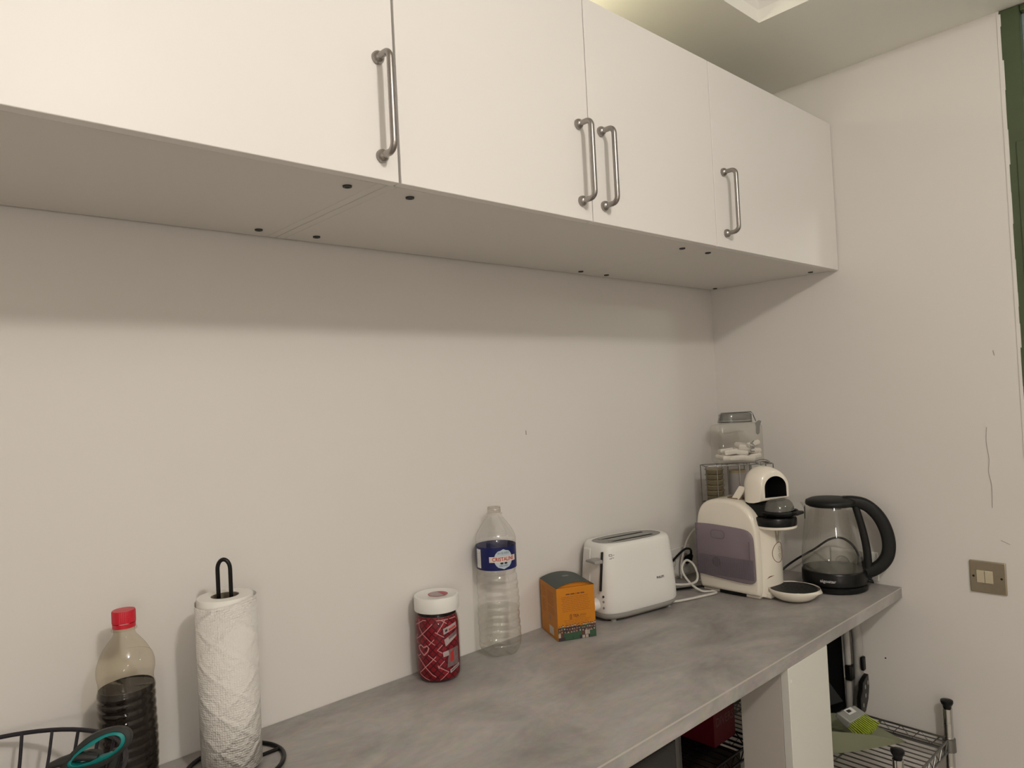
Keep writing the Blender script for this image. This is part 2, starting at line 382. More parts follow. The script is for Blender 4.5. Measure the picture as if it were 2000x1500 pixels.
# doorway in the right wall: green frame, glazed transom light, open below
dr = thing('door_1', None, None, (0.05, -1.24, 0)); dr['kind'] = 'structure'
sub('jamb', MB().box((0.0, -0.826, 0), (0.05, YJ, 2.2705)), M_green, dr, bevel=0.003)
sub('jamb', MB().box((0.0, -1.70, 0), (0.05, -1.655, 2.2705)), M_green, dr, bevel=0.003)
sub('transom_bar', MB().box((0.002, -1.655, 1.925), (0.048, -0.826, 1.968)), M_green, dr, bevel=0.003)
sub('head_bar', MB().box((0.002, -1.655, 2.255), (0.048, -0.826, 2.2705)), M_green, dr, bevel=0.003)
sub('door_stop', MB().box((-0.004, -0.832, 0), (0.012, -0.805, 1.962)), M_green, dr, bevel=0.002)
sub('pane', MB().box((0.022, -1.655, 1.968), (0.028, -0.826, 2.255)), M_glassb, dr, smooth=0)
# the hall beyond
M_hall = mat('hall_paint', (0.72, 0.69, 0.64), 0.8)
struct('wall_hall_far', MB().box((1.5, YF, 0), (1.6, 0.12, 2.6)), M_hall)
struct('wall_hall_back', MB().box((0.05, -0.30, 0), (1.5, -0.20, 2.6)), M_hall)
struct('ceiling_hall', MB().box((0.05, YF, 2.45), (1.5, -0.30, 2.5)), M_hall)

# ================================================================ wall cabinets
def make_handle(x, z0, z1, y, parent):
    r = 0.0047; d = 0.031; k = 0.011
    pts = [(x, y, z1)]
    pts += [(x, y - d + k, z1)] + [(x, y - d + k - k * math.sin(a), z1 - k + k * math.cos(a)) for a in (PI/10, PI/5, 3*PI/10, 2*PI/5)] + [(x, y - d, z1 - k)]
    pts += [(x, y - d, z0 + k)] + [(x, y - d + k - k * math.cos(a), z0 + k - k * math.sin(a)) for a in (PI/10, PI/5, 3*PI/10, 2*PI/5)] + [(x, y - d + k, z0), (x, y, z0)]
    mb = MB().tube(pts, r, 14)
    for z in (z0, z1):
        prof = [(0.0088, 0.0), (0.0090, 0.003), (0.0082, 0.006), (0.006, 0.0085), (0.0047, 0.0095)]
        o = MB().lathe(prof, 20); mb.add([(x + a, y - c, z + b) for a, b, c in o.v], o.f)
    return sub('handle', mb, M_steel, parent, smooth=50)
D0, D1, D2 = -0.3932, -0.3762, -0.3720
def cabinet(x0, x1, doors, screws, label):
    c = thing('wall_cabinet', label, 'cabinet', ((x0 + x1) / 2, -0.19, ZC), 'white wall cabinets')
    t = 0.016
    sub('bottom_panel', MB().box((x0 + t, D2, ZC + 0.001), (x1 - t, -0.010, ZC + t)), M_carc, c, bevel=0.0006)
    for a in ((x0 + 0.0006, x0 + t - 0.0003), (x1 - t + 0.0003, x1 - 0.0006)): sub('side_panel', MB().box((a[0], D2, ZC + 0.001), (a[1], -0.010, ZC + 0.398)), M_carc, c, bevel=0.0006)
    sub('top_panel', MB().box((x0 + t, D2, ZC + 0.382), (x1 - t, -0.010, ZC + 0.398)), M_carc, c, bevel=0.0006)
    sub('back_panel', MB().box((x0 + t, -0.02, ZC + 0.016), (x1 - t, -0.014, ZC + 0.382)), M_carc, c)
    for a, b, hx in doors:
        d = sub('door', MB().box((a, D0, ZC - 0.0005), (b, D1, ZC + 0.398)), M_door, c, bevel=0.0011, bseg=3)
        d['_o'] = list(c.location)
        make_handle(hx, ZC + 0.031, ZC + 0.164, D0, d)
    for sx, sy in screws:
        s = MB().lathe([(0.0001, -0.0002), (0.0030, -0.0004), (0.0034, -0.0014), (0.0062, -0.0012), (0.0066, 0.0014)], 18, (sx, sy, ZC))
        sub('fixing_screw', s, M_dgrey, c)
    return c
cabinet(-2.0085, -1.4150, [(-2.007, -1.4102, -1.4365)], [(-1.460, -0.341), (-1.462, -0.052)], 'leftmost white wall cabinet, one wide door with its steel handle at the right')
cabinet(-1.4150, -0.6115, [(-1.4062, -1.0094, -1.0370), (-1.0068, -0.6092, -0.9775)], [(-1.357, -0.341), (-1.358, -0.053), (-0.655, -0.337), (-0.648, -0.040)], 'middle white wall cabinet with two doors, their steel handles side by side')
cabinet(-0.6115, -0.0015, [(-0.6068, -0.0035, -0.5705)], [(-0.558, -0.339), (-0.546, -0.036), (-0.042, -0.334), (-0.032, -0.034)], 'white wall cabinet in the corner against the right wall, handle at its left')
# hanging-rail clips in the gap behind the cabinets
# ================================================================ worktop and its pillar
tag(obj('worktop', MB().box((XL + 0.01, -0.504, ZT - 0.0275), (-0.001, -0.0008, ZT)), M_conc, bevel=0.0016, bseg=3), 'long grey concrete-look laminate worktop along the back wall', 'worktop')
obj('edge_band', MB().box((XL + 0.011, -0.50455, ZT - 0.0020), (-0.0012, -0.5032, ZT + 0.00025)), mat('edge_joint_highlight', (0.52, 0.485, 0.445), 0.4), bpy.data.objects['worktop'])  # pale edge joint; its light colour also replaces the missing bevel highlight
pl = thing('support_pillar', 'white boxed pillar carrying the front edge of the grey worktop', 'pillar', (-0.53, -0.45, 0))
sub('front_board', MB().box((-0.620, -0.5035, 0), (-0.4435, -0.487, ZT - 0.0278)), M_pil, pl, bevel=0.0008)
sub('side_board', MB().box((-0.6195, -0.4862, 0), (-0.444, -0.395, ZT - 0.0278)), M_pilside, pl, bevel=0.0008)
s = sub('screw_cover', MB().lathe([(0.0001, 0.0012), (0.003, 0.001), (0.0035, 0)], 14), M_white, pl, world=False)
s.location = (-0.080, -0.0535, 0.845); s.rotation_euler = (PI / 2, 0, 0)

# ================================================================ objects on the worktop
def up_prof(seq): return seq
def smooth_prof(key, h):
    for i in range(len(key) - 1):
        if key[i][0] <= h <= key[i + 1][0]:
            p0, p1, p2, p3 = key[max(i - 1, 0)], key[i], key[i + 1], key[min(i + 2, len(key) - 1)]
            d = p2[0] - p1[0]; t = (h - p1[0]) / d
            m1 = (p2[1] - p0[1]) / max(1e-6, p2[0] - p0[0]) * d; m2 = (p3[1] - p1[1]) / max(1e-6, p3[0] - p1[0]) * d
            return (2*t**3 - 3*t*t + 1) * p1[1] + (t**3 - 2*t*t + t) * m1 + (-2*t**3 + 3*t*t) * p2[1] + (t**3 - t*t) * m2
    return key[-1][1]
# ---- soda bottle
SX, SY = -1.6917, -0.0735
t = thing('soda_bottle', 'half-full plastic cola bottle with red screw cap by the left edge', 'bottle', (SX, SY, ZT))
def cola_r(z):
    h = z - ZT
    key = [(0.0, 0.026), (0.004, 0.032), (0.015, 0.0372), (0.152, 0.0372), (0.160, 0.0352), (0.168, 0.0348), (0.178, 0.0365), (0.190, 0.0362), (0.202, 0.0325), (0.214, 0.0262), (0.224, 0.019), (0.230, 0.0145), (0.236, 0.0136), (0.240, 0.0136)]
    r = smooth_prof(key, h)
    if 0.018 < h < 0.152: r -= 0.0011 * (0.5 + 0.5 * math.cos(2 * PI * h / 0.0122)) ** 2
    return r
zs = [ZT + 0.0005 + i * 0.240 / 150 for i in range(151)]
def wob(r, z, th): return (r * (1 + 0.012 * math.sin(2 * th + z * 60)), z + 0.0022 * math.sin(th + 1) * min(1, (z - ZT) / 0.03))
b = MB().lathe([(0.0005, ZT + 0.006), (0.02, ZT + 0.003)] + [(cola_r(z), z) for z in zs], 48, (SX, SY, 0), fn=lambda r, z, th: wob(r, z, th) if ZT + .01 < z < ZT + .2 else (r, z))
sub('bottle_body', b, M_petold, t, smooth=60)
LZ = ZT + 0.158
lp = [(0.0005, ZT + 0.008)] + [(cola_r(z) - 0.0009, z) for z in zs if z < LZ] + [(cola_r(LZ) - 0.0009, LZ), (0.0005, LZ)]
sub('cola', MB().lathe(lp, 48, (SX, SY, 0), fn=lambda r, z, th: ((wob(r, z, th)[0], wob(r, z, th)[1]) if ZT + .01 < z < LZ - .0005 else (r * (1 + 0.012 * math.sin(2 * th + z * 60)), z))), M_cola, t, smooth=50)
sub('neck_ring', MB().lathe([(0.0136, ZT + 0.2365), (0.0166, ZT + 0.2372), (0.0166, ZT + 0.2388), (0.0136, ZT + 0.2396)], 36, (SX, SY, 0)), M_petold, t)
def knurl(n, a): return lambda r, z, th: (r + (a if r > 0.01 else 0) * (1 if int(th / (2 * PI) * n * 2) % 2 else -1), z)
sub('cap_band', MB().lathe([(0.0138, ZT + 0.2405), (0.0148, ZT + 0.2405), (0.0148, ZT + 0.2465), (0.0138, ZT + 0.2465)], 40, (SX, SY, 0)), M_red, t)
sub('screw_cap', MB().lathe([(0.0136, ZT + 0.2475), (0.0151, ZT + 0.2475), (0.0151, ZT + 0.2625), (0.0144, ZT + 0.2645), (0.0002, ZT + 0.2648)], 96, (SX, SY, 0), fn=knurl(48, 0.00015)), M_red, t)

# ---- paper towel holder and roll
PX, PY = -1.560, -0.100
t = thing('paper_towel_holder', 'black wire paper towel holder with looped top and ring base', 'holder', (PX, PY, ZT))
ring = [(PX + 0.005 + 0.070 * math.cos(a), PY + 0.070 * math.sin(a), ZT + 0.0036) for a in [2 * PI * i / 56 for i in range(56)]]
sub('base_ring', MB().tube(ring, 0.0034, 10, closed=True), M_black, t, smooth=60)
ca, sa = 0.80, -0.60
loop = [(-0.0092, 0.006), (-0.0092, 0.296)] + [(-0.0092 * math.cos(a), 0.296 + 0.0145 * math.sin(a)) for a in [PI * i / 12 for i in range(1, 12)]] + [(0.0092, 0.296), (0.0092, 0.006)]
sub('loop_pole', MB().tube([(PX + a * ca, PY + a * sa, ZT + h + 0.003) for a, h in loop], 0.0031, 10), M_black, t, smooth=60)
sub('base_bar', MB().tube([(PX - 0.064, PY, ZT + 0.0036), (PX + 0.074, PY, ZT + 0.0036)], 0.003, 8), M_black, t, smooth=60)
t = thing('paper_towel_roll', 'embossed white kitchen paper roll on the black holder', 'paper roll', (PX, PY, ZT + 0.008))
z0, z1 = ZT + 0.008, ZT + 0.2600
sub('paper_core', MB().lathe([(0.0200, z0 + 0.001), (0.0200, z1 - 0.0005), (0.0188, z1 - 0.0005), (0.0188, z0 + 0.001)], 40, (PX, PY, 0)), M_card, t)
sub('wound_paper', MB().lathe([(0.0203, z0), (0.0203, z1), (0.030, z1 + 0.0008), (0.0395, z1), (0.0402, z1 - 0.002), (0.0402, z0)], 56, (PX, PY, 0)), M_paperw, t, smooth=50)
def loose(r, z, th):
    k = (math.cos(th + 2.35)); return (r + 0.0012 * max(0, math.sin(th * 1.0 + 2.0)) , z - (0.007 * max(0, math.cos(th - math.radians(-165))) if z > ZT + .15 else 0))
o = MB()
o.lathe([(0.0425, z0 + 0.0005), (0.0430, ZT + 0.10), (0.0438, ZT + 0.2575)], 80, (PX, PY, 0), fn=loose, a0=math.radians(-188), a1=math.radians(150), uvr=0.0435)
so = sub('outer_sheet', o, M_towel, t, smooth=60)
md = so.modifiers.new('solid', 'SOLIDIFY'); md.thickness = 0.0008

# ---- wire bowl and scissors
BX, BY, BR, BZ = -1.880, -0.172, 0.157, 1.020
t = thing('wire_bowl', 'dark wire fruit bowl cut off at the lower left corner', 'bowl', (BX, BY, ZT))
circ = lambda r, z, n=64: [(BX + r * math.cos(2 * PI * i / n), BY + r * math.sin(2 * PI * i / n), z) for i in range(n)]
sub('rim', MB().tube(circ(BR, BZ), 0.0030, 8, closed=True), M_blkwire, t, smooth=60)
sub('foot_ring', MB().tube(circ(0.065, ZT + 0.003), 0.0028, 8, closed=True), M_blkwire, t, smooth=60)
for i in range(26):
    a = 2 * PI * (i + 0.55) / 26
    pr = [(0.065, 0.004), (0.094, 0.018), (0.122, 0.045), (0.142, 0.080), (0.1545, 0.1195)]
    sub('rib_wire', MB().tube(spline([(BX + r * math.cos(a), BY + r * math.sin(a), ZT + h) for r, h in pr], 4), 0.0022, 6), M_blkwire, t, smooth=60)
t = thing('scissors', 'teal and dark grey handled scissors standing in the wire bowl', 'scissors', (-1.765, -0.205, ZT + 0.02))
O = Vector((-1.7550, -0.205, 1.034)); RT = Vector((0.86, -0.50, 0.03)).normalized(); UP = Vector((0.05, 0.10, 1)).normalized(); NN = RT.cross(UP).normalized()
def sp(a, b, c=0.0): return O + RT * a + UP * b + NN * c
def handle_loop(ca_, cb_, la, lb, tilt, dpt, nm):
    e = [];
    for i in range(40):
        th = 2 * PI * i / 40; x = la * math.cos(th); y = lb * math.sin(th) * (1 - 0.30 * math.cos(th))
        y = lb * math.sin(th) * (1.0 + 0.25 * math.cos(th))
        e.append((ca_ + x * math.cos(tilt) - y * math.sin(tilt), cb_ + x * math.sin(tilt) + y * math.cos(tilt)))
    def band(k0, k1, w, m, name):
        cx = sum(p[0] for p in e) / 40; cy = sum(p[1] for p in e) / 40
        mb = MB(); secs = []
        for (x, y) in e:
            dx, dy = x - cx, y - cy; L = math.hypot(dx, dy); ux, uy = dx / L, dy / L
            q = [];
            for (k, ww) in ((k0, -w), (k1, -w * 0.7), (k1, w * 0.7), (k0, w)):
                q.append(sp(x + ux * k, y + uy * k, dpt + ww))
            secs.append(q)
        n = 40; vs = [p for s_ in secs for p in s_]; fs = []
        for i in range(n):
            for j in range(4): fs.append((i * 4 + j, i * 4 + (j + 1) % 4, ((i + 1) % n) * 4 + (j + 1) % 4, ((i + 1) % n) * 4 + j))
        mb.add(vs, fs); return sub(name, mb, m, t, smooth=70, bevel=0.0006)
    band(0.0, 0.0062, 0.0058, M_dgrey, nm)
    band(-0.0052, 0.0001, 0.0064, M_teal, 'grip_lining')
handle_loop(0.000, 0.003, 0.034, 0.0135, math.radians(20), 0.006, 'handle_loop')
handle_loop(-0.027, -0.022, 0.027, 0.0125, math.radians(26), -0.006, 'handle_loop')
sub('thumb_tang', MB().tube([sp(-0.052, -0.006, 0.006), sp(-0.040, -0.004, 0.006), sp(-0.022, 0.000, 0.006), sp(0.0, -0.006, 0.006)], [0.0035, 0.0055, 0.0055, 0.004], 10), M_dgrey, t, smooth=60)
sub('shank', MB().tube([sp(0.022, 0.000, 0.006), sp(0.016, -0.020, 0.004), sp(0.006, -0.045, 0.0)], [0.005, 0.0055, 0.004], 10), M_dgrey, t, smooth=60)
sub('shank', MB().tube([sp(-0.010, -0.020, -0.006), sp(-0.004, -0.034, -0.004), sp(0.004, -0.045, 0.0)], [0.005, 0.0055, 0.004], 10), M_dgrey, t, smooth=60)
for k in (-1, 1):
    bl = [(0.002 + k * 0.004, -0.040), (0.010 + k * 0.004, -0.042), (0.006 + k * 0.002, -0.100), (0.001, -0.122), (-0.001 + k * 0.001, -0.10)]
    sub('blade', MB().prism(bl, lambda p: sp(p[0], p[1], k * 0.0003), lambda p: sp(p[0], p[1], k * 0.0015)), M_steel, t, smooth=0)

# ---- helpers to wrap flat print round a vertical cylinder
def wrap(cx, cy, R, phi0, zc): return lambda x, y: (cx + R * math.cos(phi0 + x / R), cy + R * math.sin(phi0 + x / R), zc + y)
# ---- red jar
JX, JY = -1.1375, -0.0535
t = thing('storage_jar', 'red heart-patterned jar with white screw lid beside the water bottle', 'jar', (JX, JY, ZT))
jp = [(0.0005, 0.002), (0.030, 0.0005), (0.0385, 0.003), (0.0425, 0.010), (0.0431, 0.030), (0.0431, 0.105), (0.0415, 0.117), (0.0385, 0.124), (0.0375, 0.134)]
sub('clear_body', MB().lathe([(r, ZT + z) for r, z in jp], 56, (JX, JY, 0)), M_jarp, t, smooth=50)
ip = [(0.0005, 0.004), (0.029, 0.0025), (0.0375, 0.005), (0.0414, 0.0115), (0.0421, 0.030), (0.0421, 0.104), (0.0405, 0.116), (0.0376, 0.124), (0.0002, 0.124)]
sub('dark_contents', MB().lathe([(r - 0.0012, ZT + z) for r, z in ip[1:-1]], 48, (JX, JY, 0)), mat('jar_contents', (0.16, 0.10, 0.09), 0.6, noise=0.5, nscale=90), t, smooth=50)
PHJ = math.atan2(-1.197 - JY, -1.9588 - JX)
slv = [(r, ZT + z) for r, z in ip[1:-1]]
sub('printed_sleeve', MB().lathe(slv, 64, (JX, JY, 0), a0=PHJ - math.radians(150), a1=PHJ + math.radians(68), uvr=0.042), M_sleeve, t, smooth=50)
def jmap(px, py):
    s_ = max(-0.98, min(0.98, (px - 448) / 298.0)); a = math.asin(s_); z = 0.006 + (1405 - py - 70 * (math.cos(a) - 1) * -1 * 0.0) / 1000 * 0.126
    z += 0.006 * (1 - math.cos(a)) * -0.6
    return PHJ + a, max(0.006, min(0.120, z))
def jpt(px, py, off=0.0):
    a, z = jmap(px, py); R = 0.04335 + off
    if z > 0.104: R -= (z - 0.104) / 0.012 * 0.0016
    if z < 0.03: R -= (0.03 - z) / 0.02 * 0.0007
    if z < 0.0115: R -= (0.0115 - z) / 0.0065 * 0.0040
    return Vector((JX + R * math.cos(a), JY + R * math.sin(a), ZT + z))
def jribbon(lines, wd):
    mb = MB()
    for L in lines:
        den = []
        for (a, b_) in zip(L, L[1:]):
            n = max(2, int(math.hypot(b_[0] - a[0], b_[1] - a[1]) / 25))
            den += [(a[0] + (b_[0] - a[0]) * i / n, a[1] + (b_[1] - a[1]) * i / n) for i in range(n)]
        den.append(L[-1]); P = [jpt(*q) for q in den]
        vs = []
        for i, p in enumerate(P):
            tn = (P[min(i + 1, len(P) - 1)] - P[max(i - 1, 0)]).normalized(); nr = Vector((p.x - JX, p.y - JY, 0)).normalized(); sd = tn.cross(nr).normalized() * wd
            vs += [p + sd, p - sd]
        mb.add(vs, [(2 * i, 2 * i + 1, 2 * i + 3, 2 * i + 2) for i in range(len(P) - 1)])
    return mb
LN = [[(190,410),(205,600),(245,695),(345,810),(405,860)], [(150,580),(290,460)], [(375,545),(245,695),(165,790),(185,850)], [(595,390),(530,540),(430,690)], [(430,440),(570,560)],
      [(410,670),(525,755)], [(395,775),(320,860)], [(500,865),(430,940),(490,985)], [(305,1005),(410,1105)], [(410,1030),(265,1190),(190,1290)], [(215,1000),(178,1042),(265,1190),(350,1300),(400,1335)],
      [(520,1105),(440,1190),(570,1280),(450,1395)], [(428,1165),(442,1212)], [(190,1300),(300,1395)], [(610,390),(690,450),(692,500)], [(430,440),(560,395)], [(150,860),(185,700)], [(150,1000),(178,1042)]]
sub('lattice_print', jribbon(LN, 0.00075), M_pink, t, smooth=0)
HT = [[(255,1015),(205,940),(195,885),(220,862),(255,898),(300,868),(320,905),(300,960),(255,1015)]]
sub('heart_print', jribbon(HT, 0.0012), M_pink, t, smooth=0)
def jquad(q, off, m, name):
    n = 6; mb = MB(); vs = []
    for i in range(n + 1):
        k = i / n; a = (q[0][0] + (q[1][0] - q[0][0]) * k, q[0][1] + (q[1][1] - q[0][1]) * k); b_ = (q[3][0] + (q[2][0] - q[3][0]) * k, q[3][1] + (q[2][1] - q[3][1]) * k)
        vs += [jpt(*a, off), jpt(*b_, off)]
    mb.add(vs, [(2 * i, 2 * i + 1, 2 * i + 3, 2 * i + 2) for i in range(n)]); return sub(name, mb, m, t, smooth=0)
M_tagw = mat('pinkish_white_print', (0.40, 0.33, 0.32), 0.5, noise=0.3, nscale=300)
M_tagg = mat('grey_photo_print', (0.17, 0.12, 0.12), 0.5, noise=0.5, nscale=220)
jquad([(515,628),(690,560),(690,640),(520,716)], 0.0002, M_tagw, 'print_tag'); jquad([(525,792),(690,680),(690,770),(540,896)], 0.0002, M_tagw, 'print_tag')
jquad([(575,760),(690,680),(690,740),(590,800)], 0.0004, M_tagg, 'print_tag')
jquad([(585,640),(680,600),(680,635),(590,672)], 0.0004, mat('red_tag_print', (0.45, 0.05, 0.05), 0.5), 'print_tag')
jquad([(540,645),(572,635),(572,668),(540,682)], 0.0004, M_inkblk, 'print_tag')
jquad([(580,950),(700,925),(700,1185),(550,1215)], 0.0002, M_tagg, 'print_picture')
jquad([(600,990),(640,960),(640,1120),(590,1140)], 0.0004, M_inkred, 'print_picture')
jquad([(498,975),(575,955),(580,1030),(505,1048)], 0.0004, M_tagw, 'print_badge')
jquad([(585,1250),(705,1182),(705,1228),(590,1305)], 0.0004, M_tagw, 'print_tag')
jquad([(600,1262),(695,1208),(695,1218),(602,1276)], 0.0006, M_inkblk, 'print_tag')
lidz = ZT + 0.1325
ld = sub('screw_lid', MB().lathe([(0.040, lidz), (0.0432, lidz), (0.0438, lidz + 0.002), (0.0438, lidz + 0.0245), (0.0425, lidz + 0.0275), (0.040, lidz + 0.028), (0.0385, lidz + 0.0272), (0.0002, lidz + 0.0272)], 120, (JX, JY, 0), fn=lambda r, z, th: (r + (0.00012 if r > 0.0435 else 0) * math.sin(60 * th), z)), M_white, t)
ld['_o'] = list(t.location)
def disc(cx, cy, z, r, n=28, sx=1.0): return MB().add([(cx + r * sx * math.cos(2 * PI * i / n), cy + r * math.sin(2 * PI * i / n), z) for i in range(n)], [tuple(range(n))])
lx, ly = JX + 0.002, JY - 0.003
sub('lid_print', disc(lx, ly, lidz + 0.0275, 0.0195), mat('red_ring_print', (0.42, 0.05, 0.07), 0.4), ld, smooth=0)
sub('lid_print', disc(lx, ly, lidz + 0.0277, 0.0172), M_tagw, ld, smooth=0)
qd = [(lx + 0.0165 * math.cos(a), ly + 0.0165 * math.sin(a), lidz + 0.0279) for a in [math.radians(-85 + 145 * i / 12) for i in range(13)]]
sub('lid_print', MB().add(qd, [tuple(range(13))]), mat('crimson_print', (0.40, 0.04, 0.07), 0.35), ld, smooth=0)

# ---- water bottle
WX, WY = -0.9728, -0.0475
t = thing('water_bottle', 'open clear water bottle with blue label, about one third full', 'bottle', (WX, WY, ZT))
def wat_r(h):
    key = [(0.0, 0.030), (0.004, 0.037), (0.014, 0.0435), (0.024, 0.0448), (0.165, 0.0436), (0.176, 0.0422), (0.228, 0.0424), (0.238, 0.0430), (0.250, 0.0405), (0.265, 0.0320), (0.279, 0.0220), (0.287, 0.0158), (0.291, 0.0138), (0.306, 0.0136)]
    r = smooth_prof(key, h)
    if 0.026 < h < 0.172:
        r -= 0.0017 * (0.5 + 0.5 * math.cos(2 * PI * (h - 0.026) / 0.0158)) ** 3
    return r
hs = [0.0005 + i * 0.3055 / 200 for i in range(201)]
def petal(r, z, th):
    h = z - ZT
    if h < 0.026:
        k = 1 - h / 0.026; c = math.cos(5 * th + 0.6); return (r * (1 - 0.06 * k * (0.5 - 0.5 * c)), z + 0.005 * k * (0.5 - 0.5 * c))
    d = 0.0
    if 0.15 < h < 0.19: d = 0.0035 * math.exp(-((h - 0.168) / 0.010) ** 2) * max(0, math.cos(th - math.radians(-55))) ** 3
    return (r - d + (0.0006 * math.sin(3 * th + h * 90) if h < 0.17 else 0), z)
sub('bottle_body', MB().lathe([(0.0005, ZT + 0.014), (0.016, ZT + 0.008)] + [(wat_r(h), ZT + h) for h in hs], 60, (WX, WY, 0), fn=petal), M_pet, t, smooth=60)
WL = 0.094
wp = [(0.0005, ZT + 0.016), (0.016, ZT + 0.010)] + [(wat_r(h) - 0.0007, ZT + h) for h in hs if 0.0015 < h < WL] + [(wat_r(WL) - 0.0007, ZT + WL), (0.0005, ZT + WL)]
sub('water', MB().lathe(wp, 60, (WX, WY, 0), fn=petal), M_water, t, smooth=50)
sub('screw_neck', MB().lathe([(0.0139, ZT + 0.2905), (0.0168, ZT + 0.2915), (0.0168, ZT + 0.2932), (0.0140, ZT + 0.2945), (0.0140, ZT + 0.2965), (0.0150, ZT + 0.2972), (0.0140, ZT + 0.298), (0.0140, ZT + 0.300), (0.0149, ZT + 0.301), (0.0140, ZT + 0.302), (0.0140, ZT + 0.306), (0.0128, ZT + 0.3065), (0.0124, ZT + 0.300)], 40, (WX, WY, 0)), thin('frosted_pet', (0.92, 0.90, 0.88), 0.07, 0.5, 0.1, body=0.18, bodycol=(0.7, 0.65, 0.62)), t, smooth=50)
lb = sub('label_band', MB().lathe([(0.0426, ZT + 0.1805), (0.0428, ZT + 0.2275)], 64, (WX, WY, 0)), M_blue, t, smooth=60); lb['_o'] = list(t.location)
PHW = math.atan2(-1.197 - WY, -1.9588 - WX)
dirx = 0.010
wr_ = wrap(WX, WY, 0.04295, PHW + 0.36, ZT + 0.2035)
def wdisc(R, x0, y0, r, n=36, sx=1.0):
    f = wrap(WX, WY, R, PHW + 0.36, ZT + 0.2035); mb = MB(); rows = 10; vs = []
    for i in range(rows + 1):
        y = -1 + 2 * i / rows; hx = math.sqrt(max(0, 1 - y * y)) * sx
        for j in range(9): vs.append(f(x0 + r * hx * (-1 + j / 4), y0 + r * y))
    return mb.add(vs, [(i * 9 + j, i * 9 + j + 1, (i + 1) * 9 + j + 1, (i + 1) * 9 + j) for i in range(rows) for j in range(8)])
sub('label_print', wdisc(0.04300, 0, 0.000, 0.0205), M_lightblue, lb, smooth=0)
mbn = MB(); f = wrap(WX, WY, 0.04315, PHW + 0.36, ZT + 0.2035)
vs = [f(-0.031 + 0.062 * i / 16, s_) for i in range(17) for s_ in (-0.0058, 0.0058)]
sub('label_print', mbn.add(vs, [(2 * i, 2 * i + 1, 2 * i + 3, 2 * i + 2) for i in range(16)]), mat('label_cream', (0.72, 0.62, 0.56), 0.5), lb, smooth=0)
sub('label_lettering', text_mesh('CRISTALINE', 0.0108, lambda x, y: f(x * 0.98, y) if False else wrap(WX, WY, 0.04330, PHW + 0.36, ZT + 0.2035)(x * 0.86, y), bold=True), M_inkred, lb, smooth=0)
for yy, s_, bd in ((0.0125, 0.0055, 'EAU DE SOURCE'), (-0.0135, 0.0050, 'PURE SOURCE')):
    sub('label_lettering', text_mesh(bd, s_, lambda x, y: wrap(WX, WY, 0.04320, PHW + 0.36, ZT + 0.2035 + yy)(x * 0.62, y)), M_blue, lb, smooth=0)
for k in (-1, 1):
    sub('label_print', wdisc(0.0433, k * 0.0045, -0.0082, 0.0022, sx=1.6), M_inkblk, lb, smooth=0)
f2 = wrap(WX, WY, 0.0431, PHW - 1.02, ZT + 0.2035)
vs = [f2(-0.0075 + 0.015 * i / 6, s_) for i in range(7) for s_ in (-0.019, 0.020)]
sub('barcode_panel', MB().add(vs, [(2 * i, 2 * i + 1, 2 * i + 3, 2 * i + 2) for i in range(6)]), M_inkwht, lb, smooth=0)
mbn = MB(); f3 = wrap(WX, WY, 0.0433, PHW - 1.02, ZT + 0.2035)
for i in range(14):
    y = -0.012 + i * 0.002; h = random.choice((0.0004, 0.0007, 0.001)); mbn.add([f3(-0.005, y), f3(0.005, y), f3(0.005, y + h), f3(-0.005, y + h)], [(0, 1, 2, 3)])
sub('barcode_print', mbn, M_inkblk, lb, smooth=0)

# ---- tea box
t = thing('tea_box', 'orange tea box with bulging dark green lid beside the toaster', 'box', (-0.765, -0.075, ZT))
TA = Vector((-0.8530, -0.1015, ZT)); TU = Vector((math.cos(math.radians(-25)), math.sin(math.radians(-25)), 0)); TV = Vector((-TU.y, TU.x, 0)); TW, TD, TH = 0.090, 0.103, 0.1145
def tb(a, b_, c): return TA + TU * a + TV * b_ + Vector((0, 0, c))
def tbox(a0, a1, b0, b1, c0, c1): 
    mb = MB(); mb.add([tb(a0,b0,c0),tb(a1,b0,c0),tb(a1,b1,c0),tb(a0,b1,c0),tb(a0,b0,c1),tb(a1,b0,c1),tb(a1,b1,c1),tb(a0,b1,c1)], [(0,3,2,1),(4,5,6,7),(0,1,5,4),(1,2,6,5),(2,3,7,6),(3,0,4,7)]); return mb
card = sub('card_body', tbox(0, TW, 0, TD, 0.0002, TH), M_orange, t, bevel=0.0008, smooth=0); card['_o'] = list(t.location)
arch = lambda a: TH + 0.0002 + 0.0100 * (1 - (2 * a / TW - 1) ** 2) ** 0.9
N = 18; mb = MB(); vs = []
for i in range(N + 1):
    a = TW * i / N
    for (b_, dz) in ((-0.0006, 0), (TD + 0.0006, 0), (TD + 0.0006, 0.0008), (-0.0006, 0.0008)): vs.append(tb(a, b_, arch(a) + dz))
fs = [(4 * i + j, 4 * i + (j + 1) % 4, 4 * i + 4 + (j + 1) % 4, 4 * i + 4 + j) for i in range(N) for j in range(4)] + [(0, 1, 2, 3), tuple(4 * N + j for j in (3, 2, 1, 0))]
ldg = sub('lid_flap', mb.add(vs, fs), M_lidgreen, t, smooth=40); ldg['_o'] = list(t.location)
out = [(TW * i / N, TH) for i in (0, N)] + [(TW * i / N, arch(TW * i / N) - 0.0006) for i in range(N, -1, -1)]
sub('tuck_flap', MB().prism([(x, max(z, TH)) for x, z in out], lambda p: tb(p[0], 0.006, p[1]), lambda p: tb(p[0], 0.0075, p[1])), M_orange, t, smooth=0)
ac = arch(TW * 0.5) + 0.0011
